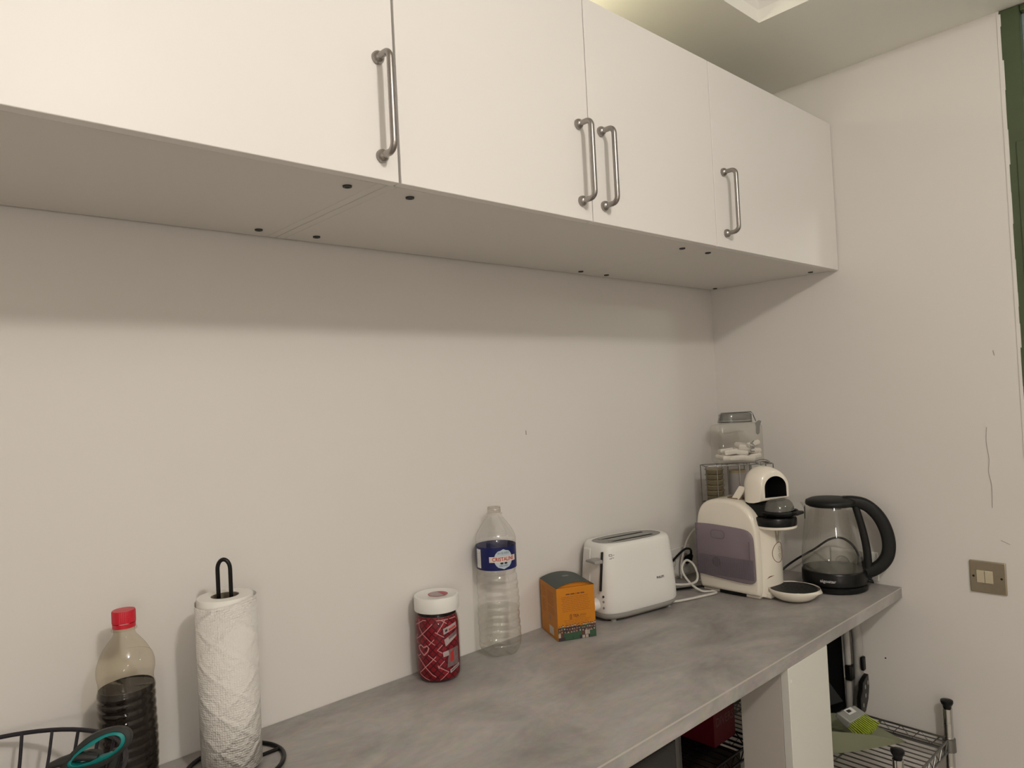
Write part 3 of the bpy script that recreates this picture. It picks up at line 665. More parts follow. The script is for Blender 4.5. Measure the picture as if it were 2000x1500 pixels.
sub('lid_print', MB().add([tb(0.038, 0.052, ac), tb(0.052, 0.052, ac), tb(0.052, 0.062, ac), tb(0.038, 0.062, ac)], [(0, 1, 2, 3)]), mat('grey_lid_print', (0.22, 0.22, 0.20), 0.5), ldg, smooth=0)
F = lambda x, y, e=0.0003: tb(x, -e, y)
def rect(fn, x0, x1, y0, y1): return [fn(x0, y0), fn(x1, y0), fn(x1, y1), fn(x0, y1)]
mb = MB(); y = 0.0945
for k in range(9):
    x = 0.010 + random.uniform(0, 0.004); xe = 0.081 - random.uniform(0, 0.008)
    while x < xe:
        wd = random.uniform(0.003, 0.010); mb.add(rect(F, x, min(x + wd, xe), y - 0.0011, y), [(0, 1, 2, 3)]); x += wd + 0.0012
    y -= 0.00385
y = 0.0440
for k in range(4):
    x = 0.014 + k * 0.002; xe = 0.078 - k * 0.003
    while x < xe:
        wd = random.uniform(0.003, 0.009); mb.add(rect(F, x, min(x + wd, xe), y - 0.0010, y), [(0, 1, 2, 3)]); x += wd + 0.0012
    y -= 0.0032
sub('small_print', mb, M_inkmid, card, smooth=0)
mb = MB(); x = 0.022
for wd in (0.009, 0.010, 0.0015, 0.007, 0.009):
    mb.add(rect(F, x, x + wd, 0.0985, 0.1010), [(0, 1, 2, 3)]); x += wd + 0.0018
sub('heading_print', mb, M_ink, card, smooth=0)
sub('brand_lettering', text_mesh('TEA', 0.0085, lambda x, y: F(0.0435 + x * 0.95, 0.0515 + y, 0.0004), bold=True), M_ink, card, smooth=0)
mb = MB()
for i in range(8):
    x = 0.0535 + i * 0.0019; mb.add(rect(F, x, x + 0.0006, 0.0490 + (i % 2) * 0.001, 0.0540 + (i % 3) * 0.0006), [(0, 1, 2, 3)])
mb.add(rect(F, 0.043, 0.066, 0.0468, 0.0473), [(0, 1, 2, 3)])
for (a, b_, c, d) in ((0.0285, 0.0345, 0.0530, 0.0540), (0.0290, 0.0300, 0.0455, 0.0530), (0.0330, 0.0340, 0.0455, 0.0530), (0.0295, 0.0335, 0.0450, 0.0462), (0.0305, 0.0325, 0.0545, 0.0565), (0.031, 0.032, 0.0475, 0.0515)): mb.add(rect(F, a, b_, c, d), [(0, 1, 2, 3)])
sub('brand_emblem', mb, M_ink, card, smooth=0)
pm = [mat('crowd_green', (0.030, 0.085, 0.040), 0.6), mat('crowd_dark', (0.035, 0.022, 0.03), 0.6), mat('crowd_skin', (0.32, 0.20, 0.13), 0.6), mat('crowd_pale', (0.40, 0.36, 0.30), 0.6), mat('crowd_purple', (0.09, 0.055, 0.085), 0.6), mat('crowd_brown', (0.10, 0.035, 0.022), 0.6)]
mb = MB(); mb.add(rect(F, 0.0003, TW - 0.0003, 0.0006, 0.024), [(0, 1, 2, 3)], 1)
e = 0.00035
for row, (yb, n) in enumerate(((0.0265, 17), (0.0205, 15), (0.0140, 13))):
    for i in range(n):
        x = (i + 0.5 + random.uniform(-0.2, 0.2)) * TW / n; e += 0.000004
        ff = lambda a, b_, e=e: tb(a, -e, b_)
        hb = random.uniform(0.006, 0.009); x0, x1 = max(0.0005, x - 0.0032), min(TW - 0.0005, x + 0.0032)
        mb.add(rect(ff, x0, x1, yb - 0.006, yb + hb * 0.45), [(0, 1, 2, 3)], random.choice((0, 1, 4, 5, 1) if row < 2 else (0, 0, 3, 5, 4)))
        mb.add(rect(lambda a, b_, e=e: tb(a, -e - 0.00003, b_), max(0.0005, x - 0.0014), min(TW - 0.0005, x + 0.0014), yb + hb * 0.4, yb + hb * 0.85), [(0, 1, 2, 3)], random.choice((2, 2, 3)))
        mb.add(rect(lambda a, b_, e=e: tb(a, -e - 0.00005, b_), max(0.0005, x - 0.0015), min(TW - 0.0005, x + 0.0015), yb + hb * 0.8, yb + hb), [(0, 1, 2, 3)], random.choice((1, 5, 1)))
for (x0, x1) in ((0.016, 0.034), (0.035, 0.050), (0.074, 0.0895)):
    mb.add(rect(lambda a, b_: tb(a, -0.0008, b_), x0, x1, 0.0015, 0.0165), [(0, 1, 2, 3)], 0)
for x0 in (0.056, 0.064): mb.add(rect(lambda a, b_: tb(a, -0.0009, b_), x0, x0 + 0.0065, 0.0010, 0.0075), [(0, 1, 2, 3)], 3)
sub('crowd_picture', mb, pm, card, smooth=0)
# left side print
S = lambda x, y, e=0.0003: tb(-e, TD - x, y)
mb = MB()
for (xa, xb, ya, yb, n) in ((0.010, 0.038, 0.080, 0.104, 6), (0.046, 0.085, 0.070, 0.100, 8), (0.046, 0.088, 0.050, 0.066, 4), (0.010, 0.036, 0.045, 0.074, 7)):
    for i in range(n):
        y = yb - (yb - ya) * i / n; mb.add(rect(S, xa, xb - random.uniform(0, 0.008), y - 0.0010, y), [(0, 1, 2, 3)])
sub('side_print', mb, M_inkmid, card, smooth=0)
mb = MB(); mb.add(rect(S, 0.050, 0.078, 0.006, 0.024), [(0, 1, 2, 3)], 0)
sub('side_sticker', mb, mat('side_sticker_white', (0.55, 0.50, 0.44), 0.6, noise=0.2, nscale=200), card, smooth=0)
sub('side_sticker', MB().add(rect(S, 0.050, 0.064, 0.036, 0.048), [(0, 1, 2, 3)]), mat('side_sticker_tan', (0.40, 0.22, 0.09), 0.6, noise=0.2, nscale=200), card, smooth=0)

# ---- toaster
t = thing('toaster', 'white two-slot toaster with grey base and top between tea box and coffee machine', 'toaster', (-0.574, -0.0790, ZT), rz=math.radians(-10.5))
def tsec(a, b_, z, e=4.2): return [(x, y, z) for x, y in superell(a, b_, e, 64)]
prof = [(0.1175, 0.0610, 0.021, 4.4), (0.1205, 0.0630, 0.026, 4.4), (0.1190, 0.0620, 0.060, 4.4), (0.1155, 0.0595, 0.110, 4.4), (0.1105, 0.0560, 0.160, 4.3), (0.1085, 0.0545, 0.172, 4.2), (0.1050, 0.0515, 0.1785, 4.0), (0.1015, 0.0475, 0.1805, 3.3), (0.0985, 0.0440, 0.1795, 2.5)]
mb = MB().loft([tsec(*p[:3], p[3]) for p in prof], True, False)
sub('shell', mb, M_white, t, world=False, smooth=50)
sub('base', MB().loft([tsec(0.100, 0.046, 0.006), tsec(0.112, 0.057, 0.0075), tsec(0.1185, 0.0618, 0.014), tsec(0.1200, 0.0628, 0.0206)], True, True), mat('toaster_grey', (0.36, 0.345, 0.32), 0.4), t, world=False, smooth=50)
for sx in (-1, 1):
    for sy in (-1, 1): sub('foot', MB().lathe([(0.0001, 0.0), (0.007, 0.0), (0.0075, 0.008)], 14, (sx * 0.088, sy * 0.040, 0)), M_grey, t, world=False)
mb = MB()
# grey top plate with two open slots
def plate_with_slots():
    mb = MB(); n = 64
    outer = tsec(0.0940, 0.0410, 0.1785, 3.6)
    mb.add(outer, [tuple(range(64))]); return mb
tp = sub('top_plate', MB().loft([tsec(0.0995, 0.0450, 0.1770, 2.5), tsec(0.0975, 0.0430, 0.1794, 2.5), tsec(0.093, 0.0400, 0.1786, 2.5)], True, True), M_grey, t, world=False)
for sy in (-0.0180, 0.0180):
    o = rrect(0.138, 0.024, 0.011, 6, 0.0, sy)
    s_ = sub('slot', MB().prism(o, lambda p: (p[0], p[1], 0.1760), lambda p: (p[0], p[1], 0.1788)), M_dark, t, world=False, smooth=0)
    for k in range(5):
        x = -0.056 + k * 0.028
    sub('slot_rim', MB().tube([(p[0], p[1], 0.1790) for p in o], 0.0014, 6, closed=True), mat('slot_rim_grey', (0.40, 0.39, 0.36), 0.35, 0.5), t, world=False, smooth=60)
    sub('guard_wire', MB().tube([(-0.068, sy + 0.004, 0.1796), (0.068, sy + 0.004, 0.1796)], 0.0010, 6), M_grey, t, world=False)
sub('end_panel', MB().loft([[(-0.1195, y, 0.030), (-0.1235, y, 0.032), (-0.1130, y, 0.164), (-0.1085, y, 0.168)] for y in (0.004, 0.0285)], True, True), mat('end_panel_white', (0.72, 0.70, 0.66), 0.4), t, world=False, bevel=0.001)
sub('lever_slot', MB().loft([[(-0.1175, y, 0.075), (-0.1222, y, 0.075), (-0.1117, y, 0.164), (-0.1070, y, 0.164)] for y in (-0.0395, -0.0362)], True, True), M_dark, t, world=False, smooth=0)
sub('lever', MB().loft([[(x, y, z) for (y, z) in ((-0.0415, 0.1385 + q), (-0.006, 0.1395 + q), (-0.0055, 0.1455 - q), (-0.024, 0.1495 - q), (-0.0410, 0.1465 - q))] for x, q in ((-0.112, 0), (-0.133, 0.0005), (-0.1355, 0.002))]), mat('lever_grey', (0.33, 0.315, 0.29), 0.4), t, world=False, bevel=0.001)
kb = MB().lathe([(0.0001, 0.017), (0.0125, 0.017), (0.0142, 0.015), (0.0150, 0.000)], 30); kb.v = [(-0.1185 - c, -0.018 + a, 0.040 + b_) for a, b_, c in kb.v]
sub('browning_knob', kb, M_white, t, world=False)
for i, zz in enumerate((0.062, 0.050, 0.036)):
    bt = MB().lathe([(0.0001, 0.002), (0.0024, 0.002), (0.0026, 0.0)], 12); bt.v = [(-0.1170 - c + 0.002, -0.0420 + a, zz + b_) for a, b_, c in bt.v]; sub('button', bt, M_grey if i else M_dgrey, t, world=False)
def tfront(x, z):   # point on the front face of the shell
    for (a0, b0, z0_, e0), (a1, b1, z1_, e1) in zip(prof, prof[1:]):
        if z0_ <= z <= z1_:
            k = (z - z0_) / (z1_ - z0_); A = a0 + (a1 - a0) * k; B = b0 + (b1 - b0) * k; ee = e0 + (e1 - e0) * k
            return (x, -B * (max(0, 1 - abs(x / A) ** ee)) ** (1 / ee) - 0.0003, z)
sub('brand_lettering', text_mesh('PHILIPS', 0.0078, lambda x, y: tfront(0.048 + x, 0.083 + y), bold=True), M_inkblk, t, world=False, smooth=0)
mb = MB()
for (x0, x1, z0_, z1_) in ((-0.097, -0.090, 0.157, 0.158), (-0.097, -0.096, 0.153, 0.158), (-0.091, -0.090, 0.153, 0.158), (-0.097, -0.090, 0.153, 0.154), (-0.088, -0.085, 0.155, 0.156), (-0.097, -0.092, 0.147, 0.148), (-0.093, -0.092, 0.147, 0.150), (-0.091, -0.086, 0.149, 0.150)):
    mb.add([tfront(x0, z0_), tfront(x1, z0_), tfront(x1, z1_), tfront(x0, z1_)], [(0, 1, 2, 3)])
sub('symbol_print', mb, M_inkblk, t, world=False, smooth=0)
# cord, in world space turned into the toaster's own frame
inv = Matrix.Rotation(math.radians(10.5), 3, 'Z')
def tw(p): v = inv @ (Vector(p) - Vector((-0.574, -0.0790, ZT))); return (v.x, v.y, v.z)
cp = [(-0.462, -0.060, 0.925), (-0.425, -0.072, 0.930), (-0.385, -0.105, 0.925), (-0.345, -0.118, 0.926), (-0.327, -0.112, 0.945), (-0.326, -0.098, 0.968), (-0.345, -0.090, 0.978), (-0.370, -0.094, 0.958), (-0.362, -0.112, 0.925), (-0.345, -0.135, 0.9045), (-0.330, -0.158, 0.9046), (-0.336, -0.172, 0.9046), (-0.370, -0.165, 0.9046), (-0.425, -0.150, 0.9046), (-0.470, -0.130, 0.9046), (-0.490, -0.090, 0.9046), (-0.450, -0.040, 0.9046), (-0.385, -0.022, 0.915), (-0.330, -0.024, 0.940)]
sub('cord', MB().tube(spline([tw(p) for p in cp], 8), 0.0032, 8), M_cord, t, world=False, smooth=60)
sub('plug', MB().tube([tw((-0.330, -0.024, 0.940)), tw((-0.316, -0.020, 0.946)), tw((-0.300, -0.012, 0.950))], [0.006, 0.011, 0.012], 12), M_cord, t, world=False, smooth=50)

# ---- sockets
def socket(x0, x1, y0, y1, z0_, z1_, axis, label, holes):
    t = thing('wall_socket', label, 'socket', ((x0 + x1) / 2, (y0 + y1) / 2, z0_))
    sub('plate', MB().box((x0, y0, z0_), (x1, y1, z1_)), M_white, t, bevel=0.0025, bseg=3)
    for h in holes:
        o = MB().lathe([(0.0001, 0.0), (0.0165, 0.0), (0.0190, 0.003), (0.0200, 0.003)], 30)
        if axis == 'x': o.v = [(x0 - c - 0.0003, h[0] + a, h[1] + b_) for a, b_, c in o.v]
        else: o.v = [(h[0] + a, y0 - c - 0.0003, h[1] + b_) for a, b_, c in o.v]
        sub('outlet_well', o, mat('outlet_white', (0.55, 0.53, 0.49), 0.5), t)
    return t
socket(-0.0090, -0.0005, -0.4520, -0.3300, 0.9080, 0.9830, 'x', 'white double wall socket behind the glass kettle', [(-0.362, 0.945), (-0.420, 0.945)])
socket(-0.3500, -0.2050, -0.0100, -0.0005, 0.9080, 0.9880, 'y', 'white wall socket behind the toaster cords', [(-0.300, 0.948), (-0.235, 0.948)])

# ---- coffee machine
CX = -0.2590
t = thing('capsule_coffee_machine', 'cream capsule coffee machine with violet water tank and black grille tray', 'coffee machine', (CX, -0.21, ZT))
side = [(-0.118, 0.004), (-0.112, 0.030), (-0.111, 0.150), (-0.113, 0.185), (-0.121, 0.212), (-0.136, 0.230), (-0.158, 0.239), (-0.185, 0.242), (-0.212, 0.241), (-0.238, 0.234), (-0.258, 0.221), (-0.273, 0.203), (-0.282, 0.180), (-0.2855, 0.150), (-0.2865, 0.030), (-0.283, 0.004)]
sl = spline([(y, z, 0) for y, z in side], 4); sd = [(p.x, p.y) for p in sl]
cy_, cz_ = -0.199, 0.12
def inset(p, k): return (cy_ + (p[0] - cy_) * k, cz_ + (p[1] - cz_) * k)
secs = []
for x, k in ((-0.3200, 0.915), (-0.3190, 0.955), (-0.3150, 0.985), (-0.3080, 1.0), (-0.2100, 1.0), (-0.2030, 0.985), (-0.1990, 0.955), (-0.1980, 0.915)):
    secs.append([(x, inset(p, k)[0], ZT + inset(p, k)[1] + 0.003) for p in sd])
sub('body', MB().loft(secs), M_cream, t, smooth=60)
# water tank on the left flank
tk = [(-0.1125, 0.047), (-0.1125, 0.178), (-0.150, 0.1790), (-0.200, 0.1770), (-0.245, 0.1740), (-0.2640, 0.1690), (-0.2745, 0.1570), (-0.2775, 0.135), (-0.2790, 0.060), (-0.2760, 0.044), (-0.264, 0.0385), (-0.230, 0.0385), (-0.160, 0.043)]
tks = [(p.x, p.y) for p in spline([(y, z, 0) for y, z in tk[1:]], 3)]; tks = [tk[0]] + tks
cty, ctz = -0.195, 0.11
tsecs = []
for x, k in ((-0.3195, 1.0), (-0.3255, 1.0), (-0.3275, 0.985), (-0.3285, 0.955)):
    tsecs.append([(x, cty + (y - cty) * k, ZT + ctz + (z - ctz) * k) for y, z in tks])
tank = sub('water_tank', MB().loft(tsecs, False, True), M_tank, t, smooth=50); tank['_o'] = list(t.location)
M_tline = mat('tank_rib', (0.15, 0.12, 0.16), 0.4)
sub('tank_edge', MB().box((-0.3288, -0.2690, ZT + 0.052), (-0.3278, -0.2665, ZT + 0.145)), M_tline, tank)
wl = MB().box((-0.3228, -0.2740, ZT + 0.047), (-0.3205, -0.1150, ZT + 0.0975)); sub('tank_water', wl, mat('tank_water_tone', (0.36, 0.32, 0.33), 0.3), tank)
sub('tank_grip', MB().tube([(-0.3286, y, ZT + z) for y, z in rrect(0.040, 0.021, 0.009, 5, -0.180, 0.155)], 0.0008, 6, closed=True), M_tline, tank)
vl = MB().lathe([(0.0001, 0.002), (0.012, 0.002), (0.013, 0)], 24); vl.v = [(-0.3245 - c, -0.170 + a, ZT + 0.082 + b_) for a, b_, c in vl.v]
sub('tank_valve', vl, mat('valve_grey', (0.07, 0.06, 0.07), 0.5), tank)
for i in range(26):
    y = -0.118 - i * 0.0060
    sub('tank_ridge', MB().box((-0.3282, y - 0.0012, ZT + 0.050), (-0.3276, y, ZT + 0.094)), mat('tank_ridge_tone', (0.26, 0.23, 0.25), 0.3), tank, smooth=0)
sub('foot_recess', MB().box((-0.3160, -0.245, ZT + 0.0005), (-0.2000, -0.170, ZT + 0.0130)), M_black, t, bevel=0.002)
sub('base_plate', MB().box((-0.3130, -0.2820, ZT + 0.0002), (-0.2050, -0.1200, ZT + 0.008)), mat('cream_base', (0.60, 0.54, 0.45), 0.35), t, bevel=0.003)
# front column
CCX = CX + 0.005
colp = [(CCX + 0.0540 * math.cos(a) * 1.0, -0.2700 - 0.036 * math.sin(a)) for a in [PI * i / 24 for i in range(25)]] + [(CCX - 0.0540, -0.255), (CCX + 0.0540, -0.255)]
def csec(k, z): return [(CCX + (x - CCX) * k, -0.265 + (y + 0.265) * k, ZT + z) for x, y in colp]
colm = sub('front_column', MB().loft([csec(1.04, 0.006), csec(1.02, 0.03), csec(1.0, 0.10), csec(1.0, 0.176)]), M_cream, t, smooth=50); colm['_o'] = list(t.location)
def colpt(u, z, e=0.0004):   # u along the curved front, 0 = middle
    a = PI / 2 - u / 0.045; k = 1.0 + (0.02 * (0.10 - z) / 0.07 if z < 0.10 else 0)
    return Vector((CCX + (0.0540 * k + e) * math.cos(a), -0.2700 - (0.036 * k + e) * math.sin(a), ZT + z))
sub('button_seam', MB().tube([colpt(0.002 + 0.0250 * math.cos(a) * 0.9, 0.1105 + 0.0250 * math.sin(a)) for a in [2 * PI * i / 40 for i in range(40)]], 0.0007, 6, closed=True), M_ink, colm, smooth=60)
for zz in (0.120, 0.103):
    sub('button_symbol', MB().tube([colpt(0.006 + 0.0045 * math.cos(a), zz + 0.0045 * math.sin(a)) for a in [2 * PI * i / 20 for i in range(20)]], 0.0007, 5, closed=True), mat('symbol_tan', (0.33, 0.28, 0.20), 0.5), colm)
    sub('button_symbol', MB().tube([colpt(0.001, zz - 0.0075), colpt(0.011, zz - 0.0075)], 0.0006, 5), MATS['symbol_tan'], colm)
sub('relief_groove', MB().tube(spline([colpt(-0.038, 0.050), colpt(-0.030, 0.055), colpt(-0.020, 0.056)], 5), [0.0004] * 3 + [0.0011] * 5 + [0.0005] * 3, 6), M_ink, colm, smooth=60)
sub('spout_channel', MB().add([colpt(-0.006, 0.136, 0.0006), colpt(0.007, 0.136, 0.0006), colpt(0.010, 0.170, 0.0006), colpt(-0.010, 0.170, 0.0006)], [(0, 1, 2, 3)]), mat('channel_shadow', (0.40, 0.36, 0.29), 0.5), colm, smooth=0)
# capsule deck
dk = (CX + 0.003, -0.303, 0)
sub('deck_rim', MB().lathe([(0.0001, ZT + 0.174), (0.0500, ZT + 0.1745), (0.0525, ZT + 0.177), (0.0525, ZT + 0.182), (0.0001, ZT + 0.183)], 48, dk), M_cream, t)
sub('deck', MB().lathe([(0.0001, ZT + 0.182), (0.0515, ZT + 0.182), (0.0525, ZT + 0.185), (0.0525, ZT + 0.199), (0.050, ZT + 0.203), (0.0001, ZT + 0.206)], 48, dk), M_black, t)
sub('hinge_block', MB().box((CX - 0.030, -0.300, ZT + 0.198), (CX + 0.034, -0.235, ZT + 0.238)), M_black, t, bevel=0.008, bseg=4)
sub('capsule_cradle', MB().loft([[(CX + 0.002 + x * k, -0.318 + y * k, ZT + z) for x, y in superell(0.044, 0.040, 2.4, 36)] for k, z in ((0.80, 0.206), (1.0, 0.212), (1.04, 0.216), (1.0, 0.219), (0.75, 0.219))]), M_blackm, t, smooth=50)
sub('cradle_tab', MB().box((CX - 0.014, -0.372, ZT + 0.211), (CX + 0.022, -0.345, ZT + 0.219)), M_blackm, t, bevel=0.003)
sub('capsule_hood', MB().loft([[(CX + 0.002 + x * k, -0.316 + y * k, ZT + z) for x, y in superell(0.040, 0.034, 2.3, 36)] for k, z in ((1.0, 0.2195), (0.98, 0.226), (0.88, 0.236), (0.72, 0.243), (0.55, 0.246))]), M_smoke, t, smooth=50)
# head: arched hood, open to the front
def harch(hw, zb, zt_, y, sl=0.0, n=20):
    o = [(CX + 0.002 - hw, y + sl, zb)]
    zc = zt_ - hw * 1.0
    for i in range(n + 1):
        a = PI - PI * i / n; c = math.cos(a); o.append((CX + 0.002 + hw * c, y - sl * c, max(zb + 0.001, zc + (zt_ - zc) * math.sin(a))))
    return o + [(CX + 0.002 + hw, y - sl, zb)]
so_ = [(0.014, 0.253, 0.290, -0.2330, 0), (0.027, 0.2445, 0.305, -0.2370, 0), (0.0365, 0.2390, 0.318, -0.2470, 0.001), (0.0405, 0.2375, 0.327, -0.2600, 0.003), (0.0415, 0.2380, 0.3295, -0.2760, 0.006), (0.0405, 0.2410, 0.3270, -0.2930, 0.010), (0.0385, 0.2450, 0.3200, -0.3060, 0.0140), (0.0370, 0.2490, 0.3140, -0.3100, 0.0155)]
hd = MB().loft([harch(hw, ZT + zb, ZT + zt_, y, sl) for hw, zb, zt_, y, sl in so_ + [(0.0290, 0.2510, 0.3040, -0.3100, 0.0140)]], True, False)
hdo = sub('brew_head', hd, M_cream, t, smooth=60); hdo['_o'] = list(t.location)
sub('head_mouth', MB().loft([harch(hw, ZT + zb, ZT + zt_, y, sl) for hw, zb, zt_, y, sl in ((0.0291, 0.2510, 0.3041, -0.3099, 0.0140), (0.0285, 0.2490, 0.3030, -0.2980, 0.011), (0.0275, 0.2470, 0.2990, -0.2700, 0.003))], False, True), M_black, hdo, smooth=50)
sub('locking_arm', MB().loft([[(CX - 0.030, y - 0.010, ZT + z), (CX - 0.030, y + 0.010, ZT + z + 0.003), (CX - 0.022, y + 0.010, ZT + z + 0.003), (CX - 0.022, y - 0.010, ZT + z)] for y, z in ((-0.198, 0.230), (-0.214, 0.244), (-0.236, 0.275))]), M_cream, t, bevel=0.002)
sub('arm_well', MB().loft([[(CX - 0.002 + x, -0.206 + y, ZT + z) for x, y in superell(0.034, 0.022, 2.5, 30)] for z in (0.2400, 0.2462)]), mat('well_tan', (0.20, 0.14, 0.09), 0.6), t, smooth=40)
# drip tray
tx, ty = CX + 0.0005, -0.3440
def trayf(r, z, th): 
    k = max(0, math.cos(th - math.radians(-55))) ** 2
    return (r * (1 + (0.10 * k if z > ZT + 0.012 and r > 0.05 else 0.0)), z - (0.009 * k if z > ZT + 0.024 and r > 0.056 else 0))
sub('tray_bowl', MB().lathe([(0.0005, ZT + 0.0006), (0.030, ZT + 0.001), (0.042, ZT + 0.004), (0.052, ZT + 0.011), (0.0585, ZT + 0.021), (0.0600, ZT + 0.0285), (0.0592, ZT + 0.0300), (0.0560, ZT + 0.0290), (0.0550, ZT + 0.026)], 60, (tx, ty, 0), fn=trayf), M_cream, t, smooth=60)
gr = sub('grille', MB().lathe([(0.0005, ZT + 0.0308), (0.040, ZT + 0.0305), (0.0545, ZT + 0.0290), (0.0556, ZT + 0.0265), (0.0005, ZT + 0.0262)], 60, (tx, ty, 0)), M_blackm, t, smooth=40); gr['_o'] = list(t.location)
for rr, n in ((0.009, 6), (0.0195, 9), (0.030, 12)):
    for i in range(n):
        a = 2 * PI * i / n + rr * 30
        o = [(tx + rr * math.cos(a) + 0.0034 * math.cos(a + 0.6) * c + 0.0021 * s_ * -math.sin(a + 0.6), ty + rr * math.sin(a) + 0.0034 * math.sin(a + 0.6) * c + 0.0021 * s_ * math.cos(a + 0.6)) for c, s_ in [(math.cos(2 * PI * q / 8), math.sin(2 * PI * q / 8)) for q in range(8)]]
        sub('drain_hole', MB().prism(o, lambda p: (p[0], p[1], ZT + 0.0300), lambda p: (p[0], p[1], ZT + 0.0311)), M_dark, gr, smooth=0)
sub('tray_link', MB().box((CX - 0.040, -0.305, ZT + 0.0010), (CX + 0.030, -0.275, ZT + 0.018)), M_cream, t, bevel=0.005, bseg=3)
sub('cord', MB().tube(spline([(-0.300, -0.118, 0.906), (-0.330, -0.096, 0.9046), (-0.370, -0.075, 0.9046), (-0.420, -0.050, 0.9046), (-0.410, -0.022, 0.925), (-0.368, -0.040, 0.952), (-0.322, -0.046, 0.979), (-0.276, -0.042, 0.990), (-0.240, -0.036, 0.982), (-0.226, -0.028, 0.962)], 8), 0.0032, 8), M_black, t, smooth=60)
sub('plug', MB().tube([(-0.226, -0.028, 0.963), (-0.2255, -0.020, 0.951), (-0.225, -0.0108, 0.948)], [0.006, 0.011, 0.013], 12), M_black, t, smooth=50)

tag(obj('white_cable', MB().tube(spline([(-0.268, -0.020, 0.9046), (-0.268, -0.022, 0.945), (-0.258, -0.030, 0.990), (-0.240, -0.034, 1.018), (-0.205, -0.034, 1.034), (-0.175, -0.034, 1.020), (-0.160, -0.040, 0.970), (-0.160, -0.050, 0.9046)], 8), 0.0032, 8), M_cord, smooth=60), 'thin white cable arching up the back wall behind the coffee machine', 'cable')
# ---- capsule rack with capsules, storage jar on top
RKX, RKY, RA = -0.128, -0.128, math.radians(-43)
t = thing('capsule_rack', 'chrome wire capsule rack in the corner behind the coffee machine', 'rack', (RKX, RKY, ZT), rz=RA)
RW, RD, RH = 0.094, 0.030, 0.315
def wire(name, pts, r=0.0013, m=M_dwire, closed=False): return sub(name, MB().tube(pts, r, 6, closed=closed), m, t, world=False, smooth=60)
for z in (0.004, 0.105, 0.21, RH): wire('hoop_wire', [(x, y, z) for x, y in rrect(2 * RW, 2 * RD, 0.008, 3)], 0.0015, closed=True)
for x in (-RW, -0.032, 0.032, RW):
    for y in (-RD, RD): wire('upright_wire', [(x, y, 0.002), (x, y, RH)], 0.0015)
for x in (-0.063, 0.0, 0.063):
    wire('guard_wire', [(x, -RD, 0.002), (x, -RD, RH)], 0.0012, M_chrome)
for x in (-0.047, -0.016, 0.016, 0.047, 0.080): wire('upright_wire', [(x, RD, 0.002), (x, RD, RH)], 0.0012)
for k in range(5): wire('top_wire', [(-0.030 + 0.028 * k, -RD, RH + 0.0008), (-0.030 + 0.028 * k, RD, RH + 0.0008)], 0.0013)
for sgn in (1,): wire('carry_loop', [(RW - 0.028 + 0.022 * math.cos(a), -0.022, RH + 0.002 + 0.010 * math.sin(a)) for a in [PI * i / 10 for i in range(11)]], 0.0017, M_chrome)
rot = Matrix.Rotation(RA, 3, 'Z')
def rk(x, y, z): v = rot @ Vector((x, y, 0)); return (RKX + v.x, RKY + v.y, ZT + z)
cpf = [(0.0001, 0.0), (0.0185, 0.0), (0.0200, 0.002), (0.0238, 0.020), (0.0262, 0.0205), (0.0262, 0.022), (0.0001, 0.0222)]
caps = None
ordn = ['topmost', 'second from the top', 'third from the top', 'fourth from the top', 'fifth from the top', 'sixth from the top', 'seventh from the top']
pitch = 0.0150
for i in range(7):
    zz = RH - 0.0245 - i * pitch
    lab = 'beige coffee capsule in the left column of the wire rack, ' + ordn[i]
    if caps is None:
        c = thing('coffee_capsule', lab, 'capsule', rk(-0.063, 0, zz), 'capsules in the wire rack')
        sub('cup', MB().lathe([(0.0001, 0.0), (0.0200, 0.0), (0.0215, 0.002), (0.0245, 0.0122)], 28), M_caps, c, world=False)
        sub('foil_rim', MB().lathe([(0.0245, 0.0122), (0.0268, 0.0124), (0.0268, 0.0138), (0.0001, 0.0140)], 28), M_gold, c, world=False)
        caps = c
    else: dup(caps, rk(-0.063, 0, zz), lab)
tn = thing('metal_tin', 'tall grey cylinder of stacked capsules in the right of the rack', 'capsules', rk(0.0, 0, 0.004))
sub('stack_wall', MB().lathe([(0.0001, 0), (0.024, 0), (0.024, 0.292), (0.0001, 0.292)], 28), M_cap2, tn, world=False); sub('stack_lid', MB().lathe([(0.0245, 0.288), (0.0245, 0.295), (0.0001, 0.296)], 28), M_gold, tn, world=False)
tn['label'] = 'grey cylindrical tin standing in the middle bay of the wire rack'; tn['category'] = 'tin'
# glass jar with bail lid
SJ = ZT + RH + 0.0030
t = thing('glass_storage_jar', 'square clear storage jar with clip lid standing on the wire rack', 'jar', (RKX + 0.006, RKY - 0.002, SJ), rz=RA + math.radians(4))
def jsec(w_, d_, z, r): return [(x, y, z) for x, y in rrect(w_, d_, r, 6)]
gsec = [jsec(0.110, 0.056, 0.0, 0.010), jsec(0.128, 0.074, 0.003, 0.014), jsec(0.132, 0.078, 0.010, 0.016), jsec(0.132, 0.078, 0.104, 0.016), jsec(0.124, 0.072, 0.110, 0.018), jsec(0.092, 0.062, 0.1135, 0.026), jsec(0.088, 0.060, 0.120, 0.028)]
sub('glass_body', MB().loft(gsec, True, False), M_glass, t, world=False, smooth=50)
sub('clip_ring', MB().tube([(x, y, 0.1170) for x, y in rrect(0.092, 0.064, 0.028, 6)], 0.0016, 8, closed=True), M_dwire, t, world=False, smooth=60)
sub('lid', MB().loft([jsec(0.082, 0.056, 0.119, 0.026), jsec(0.090, 0.062, 0.122, 0.028), jsec(0.090, 0.062, 0.138, 0.028), jsec(0.084, 0.058, 0.141, 0.026)]), thin('grey_lid_glass', (0.55, 0.56, 0.54), 0.1, 0.5, 0.08, body=0.5, bodycol=(0.30, 0.30, 0.28)), t, world=False, smooth=45)
